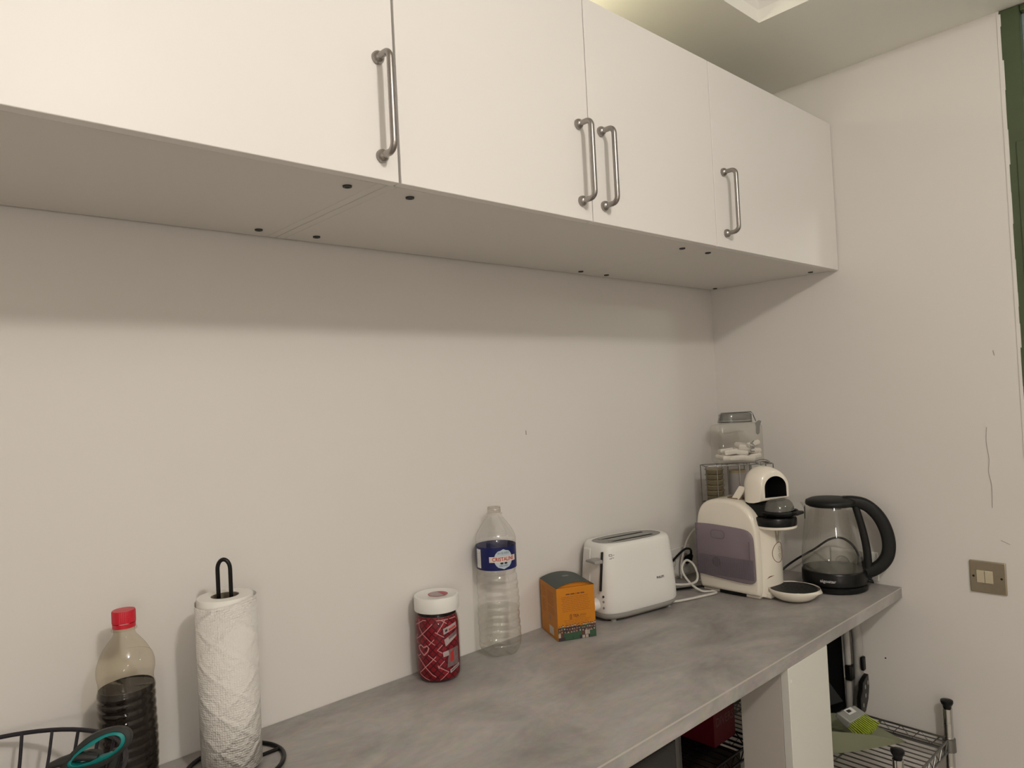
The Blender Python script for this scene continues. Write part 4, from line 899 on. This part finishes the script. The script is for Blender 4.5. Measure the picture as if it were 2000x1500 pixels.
sub('seal', MB().loft([jsec(0.093, 0.065, 0.1195, 0.029), jsec(0.093, 0.065, 0.1225, 0.029)]), mat('seal_grey', (0.30, 0.29, 0.27), 0.6), t, world=False)
sub('bail_wire', MB().tube([(-0.054, -0.008, 0.1165), (-0.047, -0.008, 0.140), (-0.043, -0.008, 0.1435), (0.043, -0.008, 0.1435), (0.047, -0.008, 0.140), (0.056, -0.008, 0.1165)], 0.0015, 8), M_dwire, t, world=False, smooth=60)
sub('bail_wire', MB().tube([(0.036, -0.034, 0.112), (0.036, -0.034, 0.142)], 0.0012, 8), M_chrome, t, world=False, smooth=60)
sub('clip_lever', MB().prism([(0.050, 0.120), (0.058, 0.118), (0.053, 0.104), (0.051, 0.084), (0.046, 0.080), (0.041, 0.084), (0.042, 0.104), (0.040, 0.114)], lambda p: (p[0], -0.0425, p[1]), lambda p: (p[0], -0.0405, p[1])), M_dwire, t, world=False, bevel=0.0006)
sub('jar_lettering', text_mesh('TEA', 0.0165, lambda x, y: (0.030 - y * 0.95, -0.0394, 0.046 + x * 1.25), bold=True), mat('grey_lettering', (0.20, 0.20, 0.18), 0.5), t, world=False, smooth=0)
M_pack = mat('white_packet', (0.78, 0.74, 0.68), 0.7, noise=0.08, nscale=60)
rj = Matrix.Rotation(RA + math.radians(4), 3, 'Z')
PS = 1.30
spots = [(-0.034, -0.016, 0.013, 8, 0.2), (-0.012, -0.020, 0.012, -5, -0.1), (0.020, -0.018, 0.012, 10, 0.15), (0.040, -0.014, 0.013, -12, 0.3), (-0.026, -0.014, 0.026, -10, 0.1), (0.004, -0.016, 0.027, 12, -0.2), (0.040, -0.016, 0.029, 6, 0.5), (0.040, -0.010, 0.043, -20, 0.3), (0.016, -0.004, 0.040, 15, 0.3), (-0.036, 0.012, 0.013, 5, 0.4), (0.002, 0.014, 0.013, -8, 0.2), (0.040, 0.014, 0.014, 8, -0.4), (-0.028, 0.014, 0.028, -7, 0.1), (0.022, 0.014, 0.029, 9, 0.2)]
pk = None
wh = ['at the left of the bottom layer', 'left of centre in the bottom layer', 'right of centre in the bottom layer', 'at the right end of the bottom layer', 'at the left of the second layer', 'in the middle of the second layer', 'at the right of the second layer', 'on top of the pile at the right', 'on top of the pile near the centre', 'at the back left', 'at the back centre', 'at the back right', 'second layer at the back left', 'second layer at the back right']
for i, (x, y, z, rx, ry) in enumerate(spots):
    v = rj @ Vector((x, y, 0)); loc = (RKX + 0.006 + v.x, RKY - 0.002 + v.y, SJ + 0.003 + z * 1.12)
    lab = 'white tea packet in the clip-lid jar, ' + wh[i]
    if pk is None:
        mb = MB().loft([[(-0.019, -0.013, 0), (0.019, -0.013, 0), (0.019, 0.013, 0), (-0.019, 0.013, 0)], [(-0.0165, -0.0105, 0.0055), (0.0165, -0.0105, 0.0055), (0.0165, 0.0105, 0.0055), (-0.0165, 0.0105, 0.0055)]])
        mb.loft([[(-0.0165, -0.0105, -0.0055), (0.0165, -0.0105, -0.0055), (0.0165, 0.0105, -0.0055), (-0.0165, 0.0105, -0.0055)], [(-0.019, -0.013, 0), (0.019, -0.013, 0), (0.019, 0.013, 0), (-0.019, 0.013, 0)]])
        pk = tag(obj('tea_packet', mb, M_pack, smooth=0, bevel=0.0015), lab, 'packet', 'tea packets in the jar'); q = pk
    else:
        q = pk.copy(); COL.objects.link(q); q['label'] = lab
    q.scale = (PS * 0.85, PS * 0.80, PS); q.location = loc; q.rotation_euler = (math.radians(rx), math.radians(rx * 0.6), RA + ry)

# ---- kettle on its power base
KX, KY = -0.0985, -0.3760
t = thing('kettle_power_base', 'round black power base under the glass kettle', 'base', (KX, KY, ZT))
sub('base_disc', MB().lathe([(0.0005, ZT + 0.0004), (0.074, ZT + 0.0004), (0.0785, ZT + 0.003), (0.0785, ZT + 0.012), (0.0755, ZT + 0.0150), (0.0005, ZT + 0.0150)], 56, (KX, KY, 0)), M_black, t)
sub('cord', MB().tube(spline([(-0.150, -0.330, 0.9050), (-0.148, -0.280, 0.9040), (-0.130, -0.240, 0.906), (-0.100, -0.235, 0.925), (-0.075, -0.262, 0.952), (-0.055, -0.305, 0.982), (-0.045, -0.345, 1.012), (-0.042, -0.378, 1.018), (-0.040, -0.405, 1.000), (-0.038, -0.418, 0.972), (-0.034, -0.420, 0.958)], 8), 0.0030, 8), M_black, t, smooth=60)
sub('plug', MB().tube([(-0.0375, -0.4195, 0.972), (-0.0360, -0.420, 0.952), (-0.0250, -0.420, 0.945), (-0.0105, -0.420, 0.945)], [0.0055, 0.010, 0.012, 0.013], 12), M_black, t, smooth=50)
t = thing('glass_kettle', 'black and clear glass electric kettle in front of the right wall', 'kettle', (KX, KY, ZT + 0.0155))
sub('kettle_base', MB().lathe([(0.0005, ZT + 0.0160), (0.0755, ZT + 0.0160), (0.0790, ZT + 0.0200), (0.0785, ZT + 0.0470), (0.0760, ZT + 0.0510), (0.0715, ZT + 0.0515), (0.0005, ZT + 0.0515)], 60, (KX, KY, 0)), M_black, t, smooth=40)
gp = [(0.0752, 0.0512), (0.0765, 0.058), (0.0768, 0.070), (0.0762, 0.085), (0.0745, 0.105), (0.0715, 0.130), (0.0680, 0.155), (0.0640, 0.180), (0.0605, 0.200), (0.0585, 0.213), (0.0580, 0.218)]
HD = Vector((0.42, -0.9075, 0)); hang = math.atan2(HD.y, HD.x)
def spoutf(r, z, th):
    k = max(0, math.cos(th - hang - PI)) ** 24; h = z - ZT
    return (r + 0.016 * k * max(0, (h - 0.190) / 0.028) ** 1.5, z + 0.004 * k * max(0, (h - 0.19) / 0.028))
sub('glass_body', MB().lathe([(r, ZT + z) for r, z in gp], 72, (KX, KY, 0), fn=spoutf), M_glass, t, smooth=60)
sub('water', MB().lathe([(0.0005, ZT + 0.0522), (0.0738, ZT + 0.0522), (0.0750, ZT + 0.058), (0.0753, ZT + 0.070), (0.0748, ZT + 0.0790), (0.0005, ZT + 0.0790)], 60, (KX, KY, 0)), M_water, t, smooth=40)
sub('heating_plate', MB().lathe([(0.0005, ZT + 0.0519), (0.071, ZT + 0.0519)], 48, (KX, KY, 0)), mat('steel_plate', (0.25, 0.25, 0.24), 0.3, 1.0), t)
sub('lid', MB().lathe([(0.0005, ZT + 0.2120), (0.0540, ZT + 0.2130), (0.0600, ZT + 0.2165), (0.0612, ZT + 0.2210), (0.0595, ZT + 0.2275), (0.050, ZT + 0.2320), (0.030, ZT + 0.2345), (0.0005, ZT + 0.2350)], 60, (KX, KY, 0)), M_blackm, t, smooth=50)
sub('lid_knob', MB().lathe([(0.0005, ZT + 0.203), (0.012, ZT + 0.203), (0.014, ZT + 0.212)], 24, (KX + 0.012, KY - 0.01, 0)), mat('steam_vent', (0.12, 0.12, 0.12), 0.4), t)
def hp(l, z): return Vector((KX, KY, ZT)) + HD * l + Vector((0, 0, z))
SDV = Vector((-HD.y, HD.x, 0))
def strap(path, wds, ths):
    secs = []
    for i, (l, z) in enumerate(path):
        a = Vector(path[max(i - 1, 0)]); b_ = Vector(path[min(i + 1, len(path) - 1)]); tg = (b_ - a).normalized(); nl = Vector((-tg.y, tg.x)); c = []
        for k in range(16):
            th = 2 * PI * k / 16; cc, ss = math.cos(th), math.sin(th)
            u = math.copysign(abs(cc) ** 0.6, cc) * wds[i]; v = math.copysign(abs(ss) ** 0.6, ss) * ths[i]
            c.append(hp(l + nl.x * v, z + nl.y * v) + SDV * u)
        secs.append(c)
    return MB().loft(secs)
pth = [(p.x, p.y) for p in spline([(0.030, 0.2230, 0), (0.055, 0.2230, 0), (0.080, 0.2170, 0), (0.101, 0.2000, 0), (0.117, 0.1760, 0), (0.1275, 0.1460, 0), (0.1310, 0.1160, 0), (0.1265, 0.0880, 0), (0.1130, 0.0660, 0), (0.0940, 0.0510, 0), (0.0740, 0.0420, 0)], 5)]
n = len(pth); sub('handle', strap(pth, [0.0145 - 0.002 * math.sin(PI * i / n) for i in range(n)], [0.0150 + 0.0010 * math.sin(PI * i / n) for i in range(n)]), M_blackm, t, smooth=60)
p2 = [(p.x, p.y) for p in spline([(0.058, 0.2160, 0), (0.0665, 0.180, 0), (0.0745, 0.140, 0), (0.0795, 0.100, 0), (0.0805, 0.060, 0), (0.0780, 0.030, 0)], 5)]
n = len(p2); sub('handle_strap', strap(p2, [0.0125] * n, [0.0085 + 0.002 * i / n for i in range(n)]), M_blackm, t, smooth=60)
sub('lid_button', MB().loft([[hp(l, z) + SDV * u for l, z, u in ((0.078, 0.2250, -0.009), (0.106, 0.2110, -0.009), (0.106, 0.2110, 0.009), (0.078, 0.2250, 0.009))], [hp(l, z) + SDV * u for l, z, u in ((0.080, 0.2305, -0.007), (0.1075, 0.2155, -0.007), (0.1075, 0.2155, 0.007), (0.080, 0.2305, 0.007))]]), M_black, t, bevel=0.0015)
sub('switch', MB().loft([[hp(l, z) + SDV * u for l, z, u in ((0.070, 0.020, -0.010), (0.092, 0.017, -0.010), (0.092, 0.017, 0.010), (0.070, 0.020, 0.010))], [hp(l, z) + SDV * u for l, z, u in ((0.070, 0.028, -0.010), (0.090, 0.0235, -0.010), (0.090, 0.0235, 0.010), (0.070, 0.028, 0.010))]]), M_black, t, bevel=0.0015)
sub('spout_filter', MB().loft([[hp(-0.0610 - 0.0005 * k, z_) + SDV * u for u in (-0.012 + 0.003 * k, 0.012 - 0.003 * k)] + [hp(-0.0635 - 0.0005 * k, z_) + SDV * u for u in (0.012 - 0.003 * k, -0.012 + 0.003 * k)] for k, z_ in ((0, 0.211), (1, 0.195), (2, 0.178))]), M_dgrey, t, smooth=0)
PHK = math.atan2(-1.197 - KY, -1.9588 - KX)
sub('brand_lettering', text_mesh('aigostar', 0.0105, lambda x, y: wrap(KX, KY, 0.0794, PHK - 0.20, ZT + 0.0335)(x * 1.15, y), bold=True), mat('silver_lettering', (0.55, 0.55, 0.54), 0.4), t, smooth=0)

# ================================================================ right wall switch
t = thing('light_switch', 'square nickel light switch plate with two ivory rockers on the right wall', 'light switch', (-0.002, -0.697, 0.917))
sub('plate', MB().box((-0.0058, -0.7345, 0.9170), (-0.0003, -0.6600, 0.9925)), M_plate, t, bevel=0.0024, bseg=3)
for k, yc in enumerate((-0.6832, -0.7000)):
    sub('rocker', MB().loft([[(-0.0055, yc - 0.0082, 0.9405), (-0.0055, yc + 0.0082, 0.9405), (-0.0055, yc + 0.0082, 0.9705), (-0.0055, yc - 0.0082, 0.9705)], [(-0.0085, yc - 0.0078, 0.9415), (-0.0085, yc + 0.0078, 0.9415), (-0.0105, yc + 0.0078, 0.9695), (-0.0105, yc - 0.0078, 0.9695)]]), M_ivory, t, bevel=0.0007)
for yc in (-0.6680, -0.7250):
    o = MB().lathe([(0.0001, 0.0005), (0.0022, 0.0004), (0.0026, 0.0)], 14); o.v = [(-0.0058 - c, yc + a, 0.955 + b_) for a, b_, c in o.v]; sub('screw', o, M_dark, t)

# ================================================================ shelves under the worktop
def shelf_unit(name, label, x0, x1, y0, y1, ztop, levels, pitch, pm, wm):
    t = thing(name, label, 'shelf', ((x0 + x1) / 2, (y0 + y1) / 2, 0))
    for x in (x0, x1):
        for y in (y0, y1):
            pz = [(0.0110, 0.0)]
            z = 0.05
            while z < ztop - 0.012:
                pz += [(0.0110, z), (0.0103, z + 0.0008), (0.0110, z + 0.0016)]; z += 0.034
            pz += [(0.0110, ztop - 0.001), (0.0090, ztop)]
            p = sub('post', MB().lathe(pz + [(0.0001, ztop)], 20, (x, y, 0)), pm, t, smooth=40); p['_o'] = list(t.location)
            sub('post_cap', MB().lathe([(0.0092, ztop + 0.0005), (0.0098, ztop + 0.006), (0.0125, ztop + 0.010), (0.0140, ztop + 0.014), (0.0135, ztop + 0.0185), (0.008, ztop + 0.0205), (0.0001, ztop + 0.021)], 20, (x, y, 0)), M_black, p)
            for zl in levels:
                sub('corner_collar', MB().lathe([(0.0112, zl - 0.030), (0.0150, zl - 0.028), (0.0142, zl + 0.002), (0.0112, zl + 0.003)], 20, (x, y, 0)), wm, p)
    for zl in levels:
        for (xa, xb, ya, yb) in ((x0, x1, y0, y0), (x0, x1, y1, y1), (x0, x0, y0, y1), (x1, x1, y0, y1)):
            for dz in (0.0, -0.026): sub('rail', MB().tube([(xa, ya, zl + dz), (xb, yb, zl + dz)], 0.0027, 8), wm, t, smooth=60)
            L = math.hypot(xb - xa, yb - ya); n = max(2, int(L / 0.045)); zig = []
            for i in range(2 * n + 1): k = 0.04 + 0.92 * i / (2 * n); zig.append((xa + (xb - xa) * k, ya + (yb - ya) * k, zl - (0.026 if i % 2 else 0.0)))
            sub('truss_wire', MB().tube(zig, 0.0017, 6), wm, t, smooth=60)
        x = x0 + pitch
        while x < x1 - pitch * 0.5:
            sub('deck_wire', MB().tube([(x, y0, zl + 0.001), (x, y1, zl + 0.001)], 0.0016, 6), wm, t, smooth=60); x += pitch
        for k in (0.33, 0.66):
            y = y0 + (y1 - y0) * k; sub('cross_wire', MB().tube([(x0, y, zl - 0.003), (x1, y, zl - 0.003)], 0.0022, 6), wm, t, smooth=60)
    return t
shelf_unit('wire_shelf_unit', 'chrome wire shelf unit with black post caps beneath the worktop by the right wall', -0.3570, -0.0330, -0.6020, -0.1200, 0.6310, (0.5560, 0.15), 0.0215, M_chrome, M_dwire)
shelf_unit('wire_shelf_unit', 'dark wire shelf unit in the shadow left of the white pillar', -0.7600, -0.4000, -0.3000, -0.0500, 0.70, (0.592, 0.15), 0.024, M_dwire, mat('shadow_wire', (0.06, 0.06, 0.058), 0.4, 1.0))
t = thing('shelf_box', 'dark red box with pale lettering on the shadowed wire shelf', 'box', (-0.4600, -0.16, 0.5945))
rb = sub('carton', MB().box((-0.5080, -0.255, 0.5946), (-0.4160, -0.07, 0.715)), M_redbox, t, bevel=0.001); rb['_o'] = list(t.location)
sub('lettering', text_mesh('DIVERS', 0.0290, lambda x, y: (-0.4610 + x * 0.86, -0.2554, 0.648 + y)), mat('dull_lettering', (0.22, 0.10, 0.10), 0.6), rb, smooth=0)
t = thing('filler_carton', 'added dark brown carton filling the shade under the worktop', 'box', (-0.66, -0.15, 0.1525))  # added dark box that deepens the shade behind the shelf
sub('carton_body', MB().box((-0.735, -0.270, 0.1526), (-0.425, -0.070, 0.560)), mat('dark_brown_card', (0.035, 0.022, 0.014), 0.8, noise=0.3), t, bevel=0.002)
sub('carton_tape', MB().box((-0.600, -0.2705, 0.20), (-0.560, -0.2700, 0.56)), mat('dark_tape', (0.05, 0.035, 0.02), 0.5), t)
t = thing('shade_panel', 'added black panel standing in for deep shade under the worktop', 'board', (-0.66, -0.02, 0))  # added dark sheet: shade on the wall below the worktop, as colour
sub('board', MB().box((-0.955, -0.034, 0.0), (-0.365, -0.016, 0.868)), mat('shade_black', (0.018, 0.016, 0.013), 0.8, noise=0.2), t, bevel=0.001)
sub('shade_panel_edge', MB().box((-0.958, -0.036, 0.0), (-0.952, -0.014, 0.868)), mat('shade_black_edge', (0.03, 0.027, 0.022), 0.7), t)
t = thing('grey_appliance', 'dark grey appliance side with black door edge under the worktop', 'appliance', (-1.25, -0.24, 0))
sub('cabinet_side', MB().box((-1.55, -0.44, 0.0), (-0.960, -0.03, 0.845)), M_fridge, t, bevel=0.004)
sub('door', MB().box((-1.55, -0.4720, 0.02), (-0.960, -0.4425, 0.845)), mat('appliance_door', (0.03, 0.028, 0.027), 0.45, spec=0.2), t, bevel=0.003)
t = tag(obj('support_pole', MB().tube([(-0.862, -0.400, 0.0), (-0.862, -0.400, 0.8715)], 0.011, 16), mat('black_chrome', (0.10, 0.10, 0.10), 0.18, 1.0), smooth=50), 'slim black chrome pole standing under the worktop', 'pole')

# ---- dustpan and brush, folded step stool on the right shelf
ZS = 0.5585
t = thing('dustpan', 'milky green plastic dustpan lying on the chrome wire shelf', 'dustpan', (-0.21, -0.46, ZS))
DF = Vector((0.90, -0.436, 0)).normalized(); DS = Vector((-DF.y, DF.x, 0)); DO = Vector((-0.268, -0.383, ZS + 0.002)) - DS * 0.010
# DF towards the lip, DS across
def dp(f_, s_, z): return DO + DF * f_ + DS * s_ + Vector((0, 0, z))
mb = MB(); secs = []
for f_, hw, h, th in ((0.0, 0.042, 0.052, 0.0025), (0.020, 0.050, 0.050, 0.0025), (0.060, 0.057, 0.043, 0.0022), (0.110, 0.061, 0.031, 0.002), (0.160, 0.064, 0.014, 0.0018), (0.195, 0.065, 0.0025, 0.0015)):
    hh = max(h, th + 0.0006)
    secs.append([dp(f_, -hw, 0.0), dp(f_, hw, 0.0), dp(f_, hw + 0.004, hh), dp(f_, hw + 0.001, hh), dp(f_, hw - 0.004, th), dp(f_, -hw + 0.004, th), dp(f_, -hw - 0.001, hh), dp(f_, -hw - 0.004, hh)])
sub('pan', mb.loft(secs), M_pan, t, smooth=30)
sub('back_wall', MB().loft([[dp(-0.004, -0.042, 0), dp(-0.004, 0.042, 0), dp(-0.010, 0.046, 0.054), dp(-0.010, -0.046, 0.054)], [dp(0.001, -0.042, 0), dp(0.001, 0.042, 0), dp(-0.003, 0.046, 0.054), dp(-0.003, -0.046, 0.054)]]), M_pan, t)
sub('handle', MB().loft([[dp(f_, s_ * 0.015, z_ + 0.005 * q) for s_, q in ((-1, -1), (1, -1), (1, 1), (-1, 1))] for f_, z_ in ((-0.006, 0.046), (-0.03, 0.052), (-0.065, 0.050))]), M_pan, t, bevel=0.002)
t = thing('hand_brush', 'grey hand brush with lime bristles resting in the dustpan', 'brush', (-0.215, -0.450, ZS + 0.03))
BO = Vector((-0.1900, -0.4500, ZS + 0.0490)); BL = Vector((0.99, -0.10, 0.03)).normalized(); BD = Vector((0.06, -0.86, -0.50)); BD = (BD - BL * BD.dot(BL)).normalized(); BN = BL.cross(BD).normalized()
if BN.z < 0: BN = -BN
def bq(a, b_, c): return BO + BL * a + BD * b_ + BN * c
hd_ = sub('brush_head', MB().loft([[bq(-0.036, b_, c) for b_, c in ((-0.036, -0.008), (-0.036, 0.006), (0.0, 0.011), (0.0, -0.011))], [bq(0.036, b_, c) for b_, c in ((-0.030, -0.008), (-0.030, 0.006), (0.0, 0.011), (0.0, -0.011))]]), mat('brush_grey', (0.30, 0.30, 0.27), 0.5), t, bevel=0.003); hd_['_o'] = list(t.location)
sub('price_sticker', MB().add([bq(-0.014, -0.033, 0.0072), bq(0.016, -0.030, 0.0076), bq(0.016, -0.014, 0.0098), bq(-0.014, -0.016, 0.0096)], [(0, 1, 2, 3)]), M_inkwht, hd_, smooth=0)
sub('sticker_print', MB().add([bq(-0.010, -0.029, 0.0082), bq(0.004, -0.027, 0.0086), bq(0.004, -0.020, 0.0096), bq(-0.010, -0.021, 0.0094)], [(0, 1, 2, 3)]), M_dgrey, hd_, smooth=0)
k = 0
for i in range(10):
    for j in range(4):
        a = -0.032 + i * 0.0071; c = -0.008 + j * 0.0053; fl = 1
        sub('bristle_tuft', MB().tube([bq(a, 0.0, c), bq(a * 1.06 + 0.002, 0.020, c * 1.2), bq(a * 1.14 + 0.003, 0.036 + random.uniform(-0.002, 0.002), c * 1.45)], [0.0014, 0.0017, 0.0015], 5), M_bristle, t, smooth=60)
t = thing('folded_step_stool', 'folded black step stool with pale side rails leaning under the worktop', 'step stool', (-0.14, -0.33, ZS))
def zf(z): return z
sub('black_panel', MB().loft([[(-0.235, -0.338, ZS + 0.008), (-0.046, -0.366, ZS + 0.008), (-0.042, -0.340, ZS + 0.008), (-0.235, -0.312, ZS + 0.008)], [(-0.235, -0.345, 0.866), (-0.056, -0.366, 0.866), (-0.052, -0.340, 0.866), (-0.235, -0.318, 0.866)]]), M_fabric, t, bevel=0.004)
sub('cloth_fold', MB().loft([[(-0.200, -0.372, ZS + 0.060), (-0.105, -0.385, ZS + 0.050), (-0.100, -0.368, ZS + 0.050), (-0.200, -0.350, ZS + 0.060)], [(-0.200, -0.362, 0.735), (-0.180, -0.368, 0.700), (-0.175, -0.358, 0.700), (-0.200, -0.350, 0.735)]]), mat('black_cloth', (0.014, 0.014, 0.015), 0.75, noise=0.3), t, bevel=0.003)
rail = [(-0.085, -0.372, 0.866), (-0.062, -0.386, 0.838), (-0.046, -0.396, 0.800), (-0.040, -0.400, 0.755), (-0.038, -0.399, 0.670), (-0.038, -0.394, 0.600), (-0.038, -0.390, ZS + 0.0145)]
sub('side_rail', MB().tube(spline(rail, 5), 0.0125, 12), M_alu, t, smooth=60)
sub('side_rail', MB().tube([(-0.070, -0.385, 0.790), (-0.068, -0.385, 0.700), (-0.068, -0.382, ZS + 0.010)], 0.0080, 12), M_alu, t, smooth=60)
sub('top_bar', MB().tube([(-0.118, -0.378, 0.866), (-0.098, -0.384, 0.835)], 0.007, 10), M_alu, t, smooth=60)
sub('hinge_cap', MB().tube([(-0.082, -0.386, 0.842), (-0.072, -0.392, 0.795)], 0.014, 12), M_black, t, smooth=60)
sub('hinge_cap', MB().tube([(-0.026, -0.405, 0.855), (-0.022, -0.413, 0.812)], 0.012, 12), M_black, t, smooth=60)
sub('side_pad', MB().box((-0.056, -0.420, 0.680), (-0.040, -0.411, 0.716)), M_black, t, bevel=0.003)
sub('hinge_cap', MB().box((-0.082, -0.398, 0.655), (-0.058, -0.380, 0.695)), M_black, t, bevel=0.004)
hpz = [(-0.075, 0.570), (-0.072, 0.615), (-0.058, 0.632), (-0.054, 0.650), (-0.036, 0.658), (-0.018, 0.662), (-0.016, 0.630), (-0.026, 0.600), (-0.045, 0.575)]
hp_ = sub('hinge_plate', MB().prism(hpz, lambda p: (p[0] - 0.022, -0.424, p[1] + 0.008), lambda p: (p[0] - 0.022, -0.413, p[1] + 0.008)), M_black, t, bevel=0.001); hp_['_o'] = list(t.location)
for (x, z) in ((-0.042, 0.636), (-0.025, 0.642), (-0.042, 0.614), (-0.058, 0.594)):
    o = MB().lathe([(0.0001, 0.0), (0.0042, 0.0)], 12); o.v = [(x - 0.022 + a * 0.8, -0.4244 - c, z + 0.008 + b_ * 1.4) for a, b_, c in o.v]; sub('plate_hole', o, M_alu, hp_, smooth=0)
for ob in bpy.data.objects:
    if '_o' in ob: del ob['_o']
